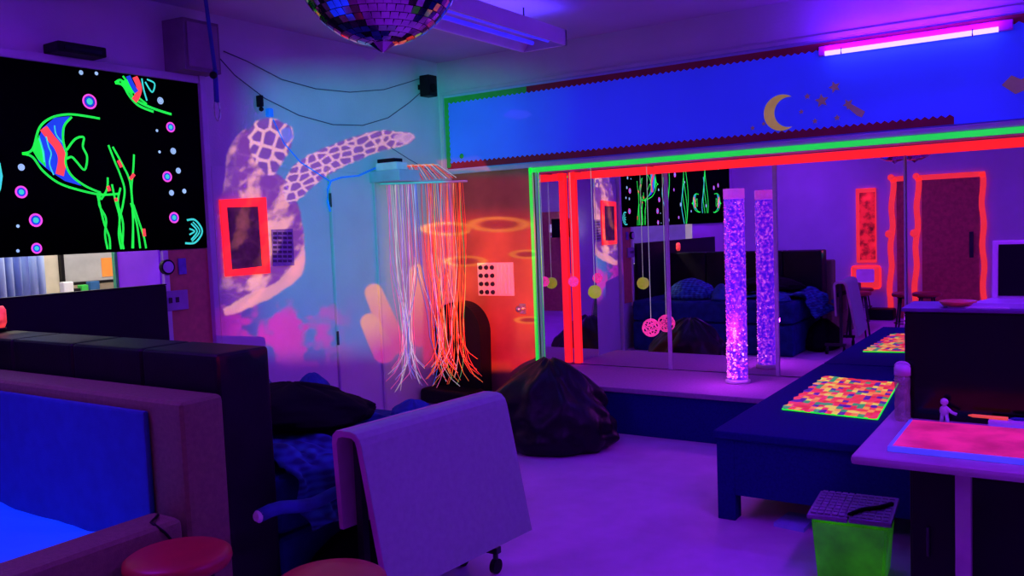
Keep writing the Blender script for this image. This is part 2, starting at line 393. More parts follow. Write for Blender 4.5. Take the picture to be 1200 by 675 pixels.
# ------------------------------------------------------------------ ceiling battens
def batten(x0, x1, y0, y1, z0, label, power, lit=True, col=UV):
    t = thing('ceiling_batten', ((x0+x1)/2, (y0+y1)/2, z0), label, 'lamp', None)
    bm = B(); cy = (x0+x1)/2
    prof = [(x0, z0), (x0, z0+.10), (x1, z0+.10), (x1, z0), (x1-.012, z0), (x1-.07, z0+.07), (x0+.07, z0+.07), (x0+.012, z0)]
    prism(bm, [(x, y0, z) for x, z in prof], (0, y1-y0, 0)); finish('housing', bm, M['white'], t)
    for e in (y0, y1-.02):
        bm = B(); box(bm, x0, x1, e, e+.02, z0, z0+.10); finish('end_cap', bm, M['trim'], t)
    for k in (-1, 1):
        bm = B(); cyl(bm, (cy+k*.06, y0+.06, z0+.04), (cy+k*.06, y1-.06, z0+.04), .014, n=12); finish('tube', bm, M['batten_in'], t)
    for yy in (y0+.25, y1-.25):
        bm = B(); cyl(bm, (cy, yy, z0+.10), (cy, yy, HC), .005, n=8); finish('hanger_rod', bm, M['darkmetal'], t)
    if power: area_light('batten_light', (cy, (y0+y1)/2, z0+.005), x1-x0-.06, y1-y0-.1, col, power, t)
    if power: area_light('batten_fill_up', (cy, (y0+y1)/2, z0+.103), x1-x0, y1-y0-.1, col, power*UPF, t, (math.pi, 0, 0))  # added upward fill that brightens the ceiling and upper walls
    return t
UPF = .85
batten(1.37, 1.71, -2.35, -.80, 2.68, 'hanging ceiling lamp with blue tubes beside the mirror ball', BATTEN_W, col=(.10, .05, 1))
batten(4.6, 4.9, -3.9, -2.4, 2.76, 'added purple fill lamp outside the frame above the navy table', FAR_W)  # unseen lamp, added for general purple fill
batten(.95, 1.25, -5.6, -4.2, 2.76, 'added purple fill lamp outside the frame above the padded play box', FAR_W*.8)  # second unseen fill lamp, position assumed
# ------------------------------------------------------------------ bubble tube
cx, cy = 2.50, .10
t = thing('bubble_tube', (cx, cy, .335), 'tall glowing purple bubble tube standing on the pale ledge', 'bubble tube')
bm = B(); lathe(bm, [(.088, 0), (.088, .02), (.074, .03)], (cx, cy, .335)); finish('base_ring', bm, M['white'], t)
m = bpy.data.materials.new('lit_bubbling_water'); m.use_nodes = True; n = m.node_tree.nodes; l = m.node_tree.links; b_ = n['Principled BSDF']
tc = n.new('ShaderNodeTexCoord'); vo = n.new('ShaderNodeTexVoronoi'); vo.inputs['Scale'].default_value = 26; l.new(tc.outputs['Object'], vo.inputs['Vector'])
nz = n.new('ShaderNodeTexNoise'); nz.inputs['Scale'].default_value = 48; nz.inputs['Detail'].default_value = 6; l.new(tc.outputs['Object'], nz.inputs['Vector'])
cr = n.new('ShaderNodeValToRGB'); cr.color_ramp.elements[0].position = .40; cr.color_ramp.elements[0].color = (.03, .004, .70, 1)
cr.color_ramp.elements[1].position = .74; cr.color_ramp.elements[1].color = (.95, .16, 1.0, 1)
e_ = cr.color_ramp.elements.new(.55); e_.color = (.26, .012, .80, 1)
l.new(nz.outputs['Fac'], cr.inputs[0]); l.new(cr.outputs[0], b_.inputs['Emission Color']); b_.inputs['Emission Strength'].default_value = 1.0
b_.inputs['Base Color'].default_value = (.2, .05, .5, 1); M['water'] = m
bm = B(); lathe(bm, [(.070, .03), (.070, 1.30)], (cx, cy, .335), 48); finish('water_column', bm, M['water'], t)
M['bub'] = mat('lit_bubble', (1, .6, 1), .2, emit=(1.6, .45, 1.3), es=1, var=.4, scale=40)
M['bub2'] = mat('lit_bubble_dim', (1, .4, 1), .2, emit=(.75, .03, .60), es=1, var=.4, scale=40)
bm = B()
for i in range(620):
    zz = .04+1.25*(random.random()**1.5); a = random.uniform(0, 2*math.pi); rr = random.uniform(.0035, .0085)*(1.2 if zz < .3 else .85)
    if math.cos(a-3.9) < random.uniform(-1, .6): a = 3.9+random.uniform(-1, 1)
    v = bmesh.ops.create_icosphere(bm, subdivisions=1, radius=rr)['verts']
    bmesh.ops.scale(bm, vec=(1, 1, .7), verts=v)
    bmesh.ops.translate(bm, verts=v, vec=(cx+.0695*math.cos(a), cy+.0695*math.sin(a), .335+zz))
    mi = 0 if (random.random() < .35 and zz < .45) or random.random() < .06 else 1
    for f in {f for q in v for f in q.link_faces}: f.material_index = mi; f.smooth = True
finish('bubbles', bm, [M['bub'], M['bub2']], t, kind='stuff')
m = bpy.data.materials.new('clear_acrylic'); m.use_nodes = True; n = m.node_tree.nodes; l = m.node_tree.links; n.clear()
o_ = n.new('ShaderNodeOutputMaterial'); ms = n.new('ShaderNodeMixShader'); tr = n.new('ShaderNodeBsdfTransparent'); gl = n.new('ShaderNodeBsdfGlossy')
gl.inputs['Roughness'].default_value = .05; fr = n.new('ShaderNodeValue'); fr.outputs[0].default_value = .05
tr.inputs[0].default_value = (.98, .95, 1, 1)
l.new(fr.outputs[0], ms.inputs[0]); l.new(tr.outputs[0], ms.inputs[1]); l.new(gl.outputs[0], ms.inputs[2]); l.new(ms.outputs[0], o_.inputs[0]); M['acrylic'] = m
bm = B()
for rr in (.078, .0745):
    rg = [[bm.verts.new((cx+rr*math.cos(2*math.pi*k/48), cy+rr*math.sin(2*math.pi*k/48), .335+z)) for k in range(48)] for z in (.03, 1.38)]
    for k in range(48): bm.faces.new((rg[0][k], rg[0][(k+1) % 48], rg[1][(k+1) % 48], rg[1][k])).smooth = True
finish('acrylic_pipe', bm, M['acrylic'], t)
M['capglow'] = mat('pink_lit_cap', (.6, .3, .7), .4, emit=(.42, .03, .55), es=.9)
bm = B(); lathe(bm, [(.073, 1.305), (.073, 1.375)], (cx, cy, .335)); finish('cap', bm, M['capglow'], t)
pl = bpy.data.lights.new('tube_glow', 'POINT'); pl.energy = 6; pl.color = (.6, .05, 1); pl.shadow_soft_size = .05
po = bpy.data.objects.new('tube_glow', pl); COL.objects.link(po); po.parent = t; po.location = (0, -.17, .35)
# ------------------------------------------------------------------ hanging balls
def hang(px, py, yy, r, label, m, net=False):
    c = P(px, py, y=yy)
    t = thing('hanging_ball', c, label, 'ball', 'balls hanging in front of the mirrors')
    bm = B()
    if net:
        for k in range(13):
            q = Vector((0, 0, 1)).rotation_difference(Vector((math.sin(k*2.4)*math.sqrt(1-(k/13)**2), math.cos(k*2.4)*math.sqrt(1-(k/13)**2), k/13))).to_matrix()
            tube(bm, [c+q @ Vector((r*math.cos(a), r*math.sin(a), 0)) for a in [2*math.pi*j/24 for j in range(25)]], .0032, 5)
    else:
        v = ball(bm, c, r, 3)
        for q in v: q.co = c+(q.co-c)*(1+.06*mn.noise(q.co*45))
    finish('ball', bm, m, t)
    top = 1.93 if yy > 0 else 1.962
    bm = B(); tube(bm, [c+Vector((0, 0, r)), (c.x, c.y, top)], .0028, 5); finish('string', bm, M['string'], t)
    bm = B(); y0 = MY-.022
    if yy > .1: tube(bm, [(c.x, y0, top), (c.x, c.y, top), (c.x, c.y-.005, top+.005)], .004, 6)
    else: tube(bm, [(c.x, .1, top+.005), (c.x, c.y, top)], .004, 6)
    finish('hook', bm, M['steel'], t)
#hang(653, 326, .16, .040, 'yellow ball hanging leftmost, nearest the green tape', M['yellow_ball'])
hang(672, 330, .24, .040, 'pink ball hanging in front of the upright red tape', M['pink_ball'], True)
hang(697, 342, .01, .052, 'yellow ball hanging just right of the upright red tape', M['yellow_ball'])
hang(763, 384, .30, .068, 'pink net ball hanging lowest, left of the mirror joint', M['pink_ball'], True)
# ------------------------------------------------------------------ colourful woven mats
def mat_weave(name, ncol, nrow, col_s):
    m = bpy.data.materials.new(name); m.use_nodes = True; n = m.node_tree.nodes; l = m.node_tree.links; b = n['Principled BSDF']
    uv = n.new('ShaderNodeTexCoord'); mp = n.new('ShaderNodeMapping'); mp.inputs['Scale'].default_value = (ncol, nrow, 1)
    l.new(uv.outputs['UV'], mp.inputs[0])
    sp = n.new('ShaderNodeSeparateXYZ'); l.new(mp.outputs[0], sp.inputs[0])
    fl = []
    for i in range(2):
        f = n.new('ShaderNodeMath'); f.operation = 'FLOOR'; l.new(sp.outputs[i], f.inputs[0]); fl.append(f.outputs[0])
    cb = n.new('ShaderNodeCombineXYZ'); l.new(fl[0], cb.inputs[0]); l.new(fl[1], cb.inputs[1])
    wn = n.new('ShaderNodeTexWhiteNoise'); wn.noise_dimensions = '2D'; l.new(cb.outputs[0], wn.inputs['Vector'])
    cr = n.new('ShaderNodeValToRGB'); cr.color_ramp.interpolation = 'CONSTANT'
    cols = [(.9, .04, .02), (1, .32, .02), (.9, .6, .05), (.06, .01, .35), (.9, .03, .06), (.8, .02, .01), (1, .22, .02), (.02, .3, .12), (.9, .05, .03)]
    e = cr.color_ramp.elements
    e[0].color = (*cols[0], 1); e[1].position = 1/len(cols); e[1].color = (*cols[1], 1)
    for i in range(2, len(cols)): q = e.new(i/len(cols)); q.color = (*cols[i], 1)
    l.new(wn.outputs['Value'], cr.inputs[0])
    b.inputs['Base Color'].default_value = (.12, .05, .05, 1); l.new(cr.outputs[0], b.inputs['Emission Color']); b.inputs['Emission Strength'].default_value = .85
    return m
M['weave'] = mat_weave('woven_fluorescent_strips', 15, 17, 1)
def woven_mat(cs, label):
    t = thing('woven_mat', (sum(c[0] for c in cs)/4, sum(c[1] for c in cs)/4, .4505), label, 'mat')
    me_n = 18; bm = B(); uvl = bm.loops.layers.uv.new('UVMap'); g = []
    A, Bq, Cq, D = [Vector((c[0], c[1], 0)) for c in cs]     # front-left, back-left, back-right, front-right
    for i in range(me_n+1):
        row = []
        for j in range(me_n+1):
            u, v = i/me_n, j/me_n
            p = (A*(1-u)+D*u)*(1-v)+(Bq*(1-u)+Cq*u)*v
            if i == 0: p.x -= .012*(j % 2)
            if j == 0: p.y -= .010*(i % 2)
            row.append(bm.verts.new((p.x, p.y, .4625+.0025*((i+j) % 2)+.004*mn.noise(Vector((u*5, v*5, 0))))))
        g.append(row)
    for i in range(me_n):
        for j in range(me_n):
            f = bm.faces.new((g[i][j], g[i+1][j], g[i+1][j+1], g[i][j+1]))
            for lp, (a_, b_) in zip(f.loops, ((i, j), (i+1, j), (i+1, j+1), (i, j+1))): lp[uvl].uv = (a_/me_n, b_/me_n)
    r = bmesh.ops.extrude_face_region(bm, geom=list(bm.faces)); vs = [q for q in r['geom'] if isinstance(q, bmesh.types.BMVert)]
    bmesh.ops.translate(bm, verts=vs, vec=(0, 0, -.004)); finish('woven_strips', bm, M['weave'], t)
    bm = B(); pts = [A, Bq, Cq, D, A]
    for p, q in zip(pts, pts[1:]): tube(bm, [Vector((p.x, p.y, .4575)), Vector((q.x, q.y, .4575))], .005, 5)
    finish('edging', bm, M['n_green'], t)
woven_mat([(3.187, -1.183), (3.159, -.132), (3.607, -.215), (3.68, -1.239)], 'woven red and yellow chequered mat lying on the navy table')
# ------------------------------------------------------------------ work table at right
t = thing('work_table', (4.6, -2.5, 0), 'pale topped table at the right edge holding the pink light panel', 'table')
bm = B(); box(bm, 3.92, 5.4, -2.955, -2.0, .69, .72, bev=.012); finish('table_top', bm, M['wood_light'], t)
for lx, ly in ((4.24, -2.88), (5.32, -2.88), (4.24, -2.08), (5.32, -2.08)):
    bm = B(); box(bm, lx-.022, lx+.022, ly-.022, ly+.022, 0, .69, bev=.004); finish('leg', bm, M['wood_light'], t)
t = thing('light_panel', (4.5, -2.65, .72), 'flat light panel glowing pink with a blue edge on the table', 'light panel')
bm = B(); box(bm, 4.015, 4.75, -2.86, -2.43, .7205, .738, bev=.004); finish('frame', bm, mat('blue_panel_edge', (.1, .1, .8), .5, emit=(.07, .05, .85), es=.7), t)
bm = B(); box(bm, 4.03, 4.735, -2.845, -2.445, .7385, .7405); finish('lit_surface', bm, mat('pink_lit_surface', (.2, .05, .1), .5, emit=(.70, .012, .22), es=.8, var=.35, scale=7), t)
t = thing('black_cabinet', (4.6, -2.2, .72), 'glossy black cabinet box standing on the right table', 'cabinet')
bm = B(); box(bm, 3.985, 5.2, -2.33, -2.06, .7205, 1.125, bev=.006); finish('body', bm, M['black_gloss'], t)
bm = B(); box(bm, 3.975, 5.21, -2.335, -2.05, 1.1255, 1.14, bev=.004); finish('top', bm, mat('violet_cabinet_top', (.10, .06, .22), .5), t, label='purple lit top')
t = thing('under_table_cabinet', (4.6, -2.4, 0), 'dark cabinet under the right table behind its leg', 'cabinet')
bm = B(); box(bm, 4.06, 5.2, -2.72, -2.1, .0, .66, bev=.008); finish('body', bm, M['black'], t)
for x in (4.07, 4.64):
    bm = B(); box(bm, x, x+.55, -2.735, -2.721, .03, .63, bev=.003); dr = finish('door', bm, M['black'], t); bm = B(); cyl(bm, (x+.05, -2.75, .35), (x+.05, -2.75, .45), .006, n=8); finish('handle', bm, M['darkmetal'], dr)
# screen with white surround on the cabinet
t = thing('open_laptop', (4.42, -2.2, 1.14), 'open pale laptop with black screen on the black cabinet', 'laptop')
bm = B(); prism(bm, [(4.20, -2.30, 1.1405), (4.75, -2.30, 1.1405), (4.75, -2.09, 1.1405), (4.255, -2.09, 1.1405)], (0, 0, .018)); finish('keyboard_base', bm, mat('pale_laptop_case', (.55, .58, .75), .4), t)
mt = Matrix.Translation((4.255, -2.085, 1.155)) @ Matrix.Rotation(math.radians(-8), 4, 'X')
bm = B(); box(bm, 0, .49, 0, .012, 0, .225, bev=.005, mtx=mt); ll = finish('lid', bm, M['white'], t)
bm = B(); box(bm, .022, .47, -.004, -.001, .012, .208, mtx=mt); finish('screen', bm, M['black_matte'], ll)
bm = B(); prism(bm, [(4.13, -2.31, 1.1405), (4.33, -2.315, 1.1405), (4.31, -2.25, 1.1405), (4.12, -2.20, 1.1405)], (0, 0, .004)); tag(finish('paper_sheet', bm, M['paper']), 'loose pale paper in front of the laptop', 'paper')
bm = B(); lathe(bm, [(.05, 0), (.062, .012), (.064, .018), (.058, .018), (.048, .006)], (4.16, -2.27, 1.146)); tag(finish('small_dish', bm, mat('orange_dish', (.7, .2, .08), .4)), 'small orange rimmed dish on the paper beside the laptop', 'dish')
# bottle
bx, by = 3.985, -2.38
t = thing('clear_bottle', (bx, by, .72), 'clear plastic bottle standing at the left corner of the black cabinet', 'bottle')
M['pet'] = mat('clear_bottle_plastic', (.30, .2, .36), .12, var=.5, scale=30, emit=(.25, .04, .12), es=.15); M['pet'].node_tree.nodes['Principled BSDF'].inputs['Alpha'].default_value = .5
bm = B(); lathe(bm, [(.024, 0), (.028, .01), (.027, .05), (.028, .055), (.026, .10), (.028, .15), (.026, .17)], (bx, by, .7205), 20); finish('body', bm, M['pet'], t)
bm = B(); lathe(bm, [(.029, .172), (.029, .20), (.02, .212)], (bx, by, .7205), 20); finish('cap', bm, M['paper'], t)
bm = B(); tube(bm, [(bx+.024*math.cos(a), by, .925+.016*math.sin(a)) for a in [math.pi*k/8 for k in range(9)]], .005); finish('cap_loop', bm, M['paper'], t)
# small figure
t = thing('toy_figure', (4.13, -2.36, .72), 'tiny pale toy figure in front of the black cabinet', 'toy')
fx, fy = 4.125, -2.37
bm = B(); ball(bm, (fx, fy, .80), .014, 2); ball(bm, (fx, fy, .768), .017, 2, (1, .7, 1.2)); tube(bm, [(fx, fy, .785), (fx+.025, fy-.01, .765), (fx+.042, fy-.01, .758)], .006)
tube(bm, [(fx-.007, fy, .755), (fx-.01, fy, .7225)], .007); tube(bm, [(fx+.007, fy, .755), (fx+.012, fy-.012, .7225)], .007); finish('body', bm, M['paper'], t, smooth=True)
bm = B(); box(bm, 4.27, 4.44, -2.425, -2.37, .7205, .755, bev=.003); tag(finish('small_white_box', bm, M['paper']), 'small white box on the table below the orange pen', 'box')
bm = B(); cyl(bm, (4.22, -2.395, .762), (4.33, -2.40, .762), .006, n=10); cyl(bm, (4.205, -2.394, .762), (4.22, -2.395, .762), .002, .006, n=10)
tag(finish('orange_pen', bm, mat('orange_pen', (1, .2, .05), .4, emit=(.9, .10, .03), es=.5)), 'orange pen lying across the small white box', 'pen')
bm = B(); cyl(bm, (4.35, -2.39, .761), (4.43, -2.385, .761), .006, n=10); cyl(bm, (4.335, -2.391, .761), (4.35, -2.39, .761), .002, .006, n=10)
tag(finish('blue_pen', bm, M['blue_pillow']), 'blue pen lying on the small white box', 'pen')
# green storage box
a = P(945, 600, z=.30); b = P(1045, 612, z=.30)
ang = math.atan2(b.y-a.y, b.x-a.x); L = (b-a).length
t = thing('storage_box', ((a.x+b.x)/2, a.y+.2, 0), 'green storage box with purple dimpled lid under the table corner', 'storage box')
mt = Matrix.Translation((a.x, a.y, 0)) @ Matrix.Rotation(ang, 4, 'Z')
bm = B(); prism(bm, [(.035, .03, .001), (L-.035, .03, .001), (L-.035, .30, .001), (.035, .30, .001)], (0, 0, .27))
for v in bm.verts:
    if v.co.z > .2: v.co.x += .02 if v.co.x > L/2 else -.02; v.co.y += .02 if v.co.y > .15 else -.02
bmesh.ops.bevel(bm, geom=list(bm.edges), offset=.012, segments=2, affect='EDGES')
bmesh.ops.transform(bm, matrix=mt, verts=bm.verts); finish('tub', bm, M['bin'], t, smooth=False)
bm = B(); box(bm, 0, L*.49, 0, .34, .272, .292, bev=.006, mtx=mt); box(bm, L*.5, L, 0, .34, .274, .295, bev=.006, mtx=mt)
for i in range(11):
    for j in range(8):
        x = .025+(L-.05)*i/10; y = .03+.28*j/7
        box(bm, x-.01, x+.01, y-.014, y+.014, .2935, .299, mtx=mt)
finish('lid', bm, M['lid'], t)
bm = B(); tube(bm, [mt @ Vector(p) for p in ((.16, .02, .302), (.2, .1, .304), (.26, .14, .308), (.30, .22, .304))], .009); finish('handle_strap', bm, M['black_matte'], t)
bm = B(); c = P(928, 612, z=.0); prism(bm, [(c.x-.06, c.y-.1, .001), (c.x+.09, c.y-.12, .001), (c.x+.10, c.y+.08, .001), (c.x-.04, c.y+.09, .001)], (0, 0, .02))
tag(finish('folded_paper', bm, mat('pale_blue_paper', (.3, .35, .8), .7)), 'folded pale blue paper on the floor beside the green box', 'paper')
# ------------------------------------------------------------------ black beanbag
def lump(name, c, rx, ry, h, peak, m, parent=None, seed=0, fold=.10, crease=9, power=2.4, flat=.06, label=None):
    bm = B(); n_, k_ = 72, 44; rings = []
    sd = Vector((seed*3.1, seed*1.7, seed*5.3))
    for i in range(k_+1):
        u = i/k_
        # profile radius with height: fat bottom to soft peak
        z = h*u
        r = (1-u**power)**(1/1.5) if u < 1 else 0
        r *= .82+.18*min(1, u/.15)**.5
        row = []
        for j in range(n_):
            a = 2*math.pi*j/n_; d = Vector((math.cos(a), math.sin(a), 0))
            q = Vector((d.x*1.5, d.y*1.5, u*1.8))+sd
            f = 1+fold*mn.noise(q*1.6)+fold*.5*mn.noise(q*4)
            cr_ = abs(mn.noise(Vector((a*crease/6.3+u*2.0, u*1.1, seed))))
            f += -fold*.9*(1-cr_*3 if cr_ < .33 else 0)*(.3+u)
            ox, oy = peak[0]*u**1.5, peak[1]*u**1.5
            row.append(bm.verts.new((c[0]+rx*r*f*d.x+ox, c[1]+ry*r*f*d.y+oy, c[2]+z*(1+.06*mn.noise(q*2)) if i else c[2])))
        rings.append(row)
    for A, Bb in zip(rings, rings[1:]):
        for j in range(n_): bm.faces.new((A[j], A[(j+1) % n_], Bb[(j+1) % n_], Bb[j]))
    bm.faces.new(rings[0][::-1])
    bmesh.ops.remove_doubles(bm, verts=rings[-1], dist=.5*rx)
    return finish(name, bm, m, parent, smooth=True, label=label)
M['bean'] = mat('black_beanbag_vinyl', (.006, .003, .008), .42, spec=.3, var=.3, bump=.25, bscale=25)
t = thing('beanbag', (1.37, -.75, 0), 'black slumped beanbag on the floor before the mirror ledge', 'beanbag')
lump('body', (1.47, -.82, .002), .50, .40, .60, (.03, .0), M['bean'], t, seed=3, fold=.15, crease=9, power=2.0)
# ------------------------------------------------------------------ pod chair in the corner
t = thing('tub_chair', (.28, -.3, 0), 'black round backed chair in the corner behind the glowing strands', 'chair')
bm = B(); prof = []
N = 28; pts = []
x0, x1 = .02, .50
for i in range(N+1):
    a = math.pi*i/N; pts.append((.26+.24*math.cos(a), -.24, .66+.25*math.sin(a)))
pts = [(x1, -.24, .12)]+pts+[(x0, -.24, .12)]
prism(bm, pts, (0, .15, 0)); bmesh.ops.bevel(bm, geom=list(bm.edges), offset=.03, segments=3, affect='EDGES', clamp_overlap=True)
finish('backrest', bm, M['black'], t, smooth=False)
bm = B(); box(bm, .02, .54, -.46, -.245, .10, .22, bev=.04, seg=4); finish('seat', bm, M['black'], t)
bm = B(); cyl(bm, (.28, -.3, .0), (.28, -.3, .10), .14, .12, n=28); finish('base', bm, M['black_gloss'], t)
# ------------------------------------------------------------------ fibre optic curtain
t = thing('fibre_optic_curtain', (.25, -.6, 1.86), 'fibre optic curtain of glowing red, pink and pale strands by the corner', 'fibre optic curtain')
pa, pb = Vector((.06, -.78, 1.875)), Vector((.52, -.40, 1.895))
dv = (pb-pa).normalized(); nv = Vector((-dv.y, dv.x, 0))
ang = math.atan2(dv.y, dv.x); Lr = (pb-pa).length
mt = Matrix.Translation(pa) @ Matrix.Rotation(ang, 4, 'Z')
bm = B(); box(bm, -.05, Lr+.03, -.03, .03, -.008, .008, bev=.003, mtx=mt); finish('rail', bm, mat('clear_rail', (.4, .45, .55), .3), t)
bm = B(); box(bm, .0, .30, -.90, -.66, 1.885, 1.97, bev=.006); finish('shelf_box', bm, mat('pale_shelf', (.35, .5, .6), .5), t)
bm = B(); box(bm, .04, .25, -.87, -.74, 1.971, 2.03, bev=.008); ls = finish('light_source', bm, M['paper'], t)
bm = B(); box(bm, .05, .22, -.86, -.76, 2.031, 2.06, bev=.006); finish('power_box', bm, M['black'], ls)
scol = {'red': (.95, .06, .03), 'orange': (1, .22, .03), 'pink': (.85, .12, .35), 'pale': (.62, .50, .50), 'white': (.55, .62, .72), 'blue': (.04, .16, .7), 'green': (.12, .5, .12), 'lilac': (.38, .20, .62)}
for k, c in scol.items(): M['f_'+k] = mat('fibre_'+k, c, .4, emit=c, es=.55, var=.2, scale=6)
for i in range(76):
    u = (i+random.uniform(-.4, .4))/76; u = max(0, min(1, u))
    if .40 < u < .50 and random.random() < .4: u += .12
    p0 = pa+dv*(Lr*u)+nv*random.uniform(-.02, .02)
    # gather to a few clumps low down, then flick outward
    clump = min((.18, .60, .82), key=lambda q: abs(q-u)+random.uniform(0, .30))
    zb = random.uniform(.22, .44) if clump > .3 else random.uniform(.2, .40)
    tgt = pa+dv*(Lr*(clump+random.uniform(-.11, .11)))+nv*random.uniform(-.05, .05)
    s = random.choice((-1, 1)); flick = random.uniform(.03, .15)*s
    pts = []
    K = 16
    for k in range(K+1):
        v = k/K; z = 1.87+(zb-1.87)*v
        m_ = max(0, (v-.35)/.42); m_ = min(1, m_); m_ = m_*m_*(3-2*m_)
        p = p0.lerp(Vector((tgt.x, tgt.y, p0.z)), m_*.72)
        e = max(0, (v-.80)/.20)
        p = p+dv*(flick*e**1.8+.008*math.sin(v*9+i))+nv*(-.07*e**2*random.uniform(.8, 1.2)+.01*math.sin(v*7+i*2))
        pts.append((p.x, p.y, z+.06*e**3))
    kinds = ['lilac', 'pale', 'pink', 'pale'] if u < .3 else ['pink', 'pale', 'white', 'blue', 'red', 'lilac'] if u < .55 else ['red', 'red', 'orange', 'pink', 'pale', 'orange', 'green']
    if clump > .3 and random.random() < .3: kinds = ['red', 'orange']
    bm = B(); tube(bm, pts, .0021, 5); finish('strand', bm, M['f_'+random.choice(kinds)], t)
bm = B()
for i in range(14):
    q = pa+dv*(Lr*(.35+.6*i/14)); tube(bm, [(.20, -.78+.01*i, 2.0), (.26+.012*i, -.74+.012*i, 2.0+.005*(i % 3)), (q.x, q.y, q.z+.012)], .0035, 5, mi=i % 3)
finish('strand_bundle', bm, [M['f_red'], M['f_pale'], M['f_orange']], t)
# blue cable and wires on the left wall
def wire(name, pts, r, m, label, cat='cable', group=None):
    bm = B(); tube(bm, pts, r, 6); return tag(finish(name, bm, m), label, cat, group)
wire('blue_cable', [P(*p, x=.035) for p in ((440, 197), (420, 206), (400, 208), (388, 212), (384, 222), (384, 236), (387, 248))], .008, M['cyan_cable'], 'bright blue cable running from the light source to the door frame')
wire('thin_blue_cable', [P(*p, x=.03) for p in ((320, 140), (333, 168), (352, 190), (375, 205), (386, 212))], .005, M['cyan_cable'], 'thin blue cord slanting down across the turtle picture')
wire('hanging_wire', [P(*p, x=.02) for p in ((262, 60), (290, 72), (330, 93), (370, 104), (410, 108), (450, 105), (480, 96), (498, 90))], .0035, M['dark_cable'], 'upper drooping dark wire across the left wall')
wire('hanging_wire', [P(*p, x=.02) for p in ((250, 60), (275, 88), (310, 115), (350, 135), (390, 146), (425, 147), (455, 138), (480, 120), (498, 104))], .0035, M['dark_cable'], 'lower drooping dark wire crossing above the turtle picture')
wire('brace_wire', [P(*p, x=.02) for p in ((458, 173), (480, 187), (508, 203))], .003, M['dark_cable'], 'short dark wire slanting above the fibre optic rail')
def wallbox(name, px0, py0, px1, py1, d, m, label, cat, bev=.006):
    a = P(px0, py0, x=d); b = P(px1, py1, x=d); bm = B(); box(bm, .002, d, min(a.y, b.y), max(a.y, b.y), min(a.z, b.z), max(a.z, b.z), bev=bev)
    return tag(finish(name, bm, m), label, cat)
def sides(name, px0, py0, px1, py1, d, label, cat): 
    t = None
# corner loudspeaker
t = thing('small_loudspeaker', (.09, -.12, 2.66), 'small black loudspeaker high in the room corner', 'loudspeaker')
c = P(501, 101, x=.09)
bm = B(); box(bm, .045, .145, c.y-.05, c.y+.06, c.z-.085, c.z+.085, bev=.01); finish('case', bm, M['black'], t)
bm = B(); cyl(bm, (.146, c.y, c.z-.02), (.152, c.y, c.z-.02), .035, n=20); finish('driver', bm, M['black_matte'], t)
bm = B(); box(bm, .0, .045, c.y-.015, c.y+.015, c.z-.02, c.z+.02); finish('bracket', bm, M['black'], t)
# big wall speaker
t = thing('wall_speaker', (.1, -2.52, 2.52), 'large boxy wall cabinet with square front high on the left wall', 'speaker')
z0, z1 = 2.50, 2.79
bm = B(); prism(bm, [(.002, -2.62, z0), (.002, -2.62, z1+.01), (.17, -2.60, z1+.01), (.17, -2.60, z0)], (0, .25, 0)); finish('case', bm, M['speaker'], t)
bm = B(); box(bm, .1705, .182, -2.58, -2.37, z0+.02, z1-.01, bev=.004); finish('front_grille', bm, mat('speaker_cloth', (.30, .19, .30), .9, bump=.3, bscale=300), t)
# black box over screen
a = P(70, 60, x=.16); b = P(127, 70, x=.16)
t = thing('black_sensor_box', (.08, (a.y+b.y)/2, 2.5), 'slim black box resting above the fish screen', 'box')
bm = B(); box(bm, .003, .15, a.y, b.y, 2.501, 2.555, bev=.008); finish('case', bm, M['black'], t)
bm = B(); box(bm, .151, .156, a.y+.03, b.y-.03, 2.512, 2.53); finish('front_window', bm, M['black_gloss'], t)
# strap with carabiner
s0 = P(241, 0, x=.5); s1 = P(252, 82, x=.5); s2 = P(256, 145, x=.5)
t = thing('hanging_strap', (s0.x, s0.y, HC), 'dark blue strap with metal clip hanging from the ceiling', 'strap')
bm = B(); tube(bm, [(s0.x, s0.y, HC), s0, s1], .011, 8); tube(bm, [s1, P(254, 120, x=.5)], .014, 8); wb = finish('webbing', bm, mat('dark_blue_webbing', (.03, .05, .35), .8), t)
bm = B(); ball(bm, P(250, 88, x=.5), .022, 2); finish('knot', bm, M['black'], t)
bm = B(); q0 = P(254, 120, x=.5); tube(bm, [q0+Vector((0, .018*math.sin(a), -.045-.055*math.cos(a)*1)) for a in [2*math.pi*k/14 for k in range(15)]], .005); finish('carabiner', bm, M['steel'], wb)
bm = B(); c = P(305, 118, x=.03); box(bm, .002, .05, c.y-.012, c.y+.012, c.z-.04, c.z+.035, bev=.006); ball(bm, (.035, c.y, c.z-.055), .016, 2)
tag(finish('cable_clip', bm, M['black']), 'small black clip on the wall above the turtle head', 'clip')
bm = B(); c = P(317, 132, x=.03); box(bm, .002, .04, c.y-.02, c.y+.02, c.z-.03, c.z+.03, bev=.01); tag(finish('blue_hook', bm, M['cyan_cable']), 'small blue hook at the top of the slanting cord', 'hook')
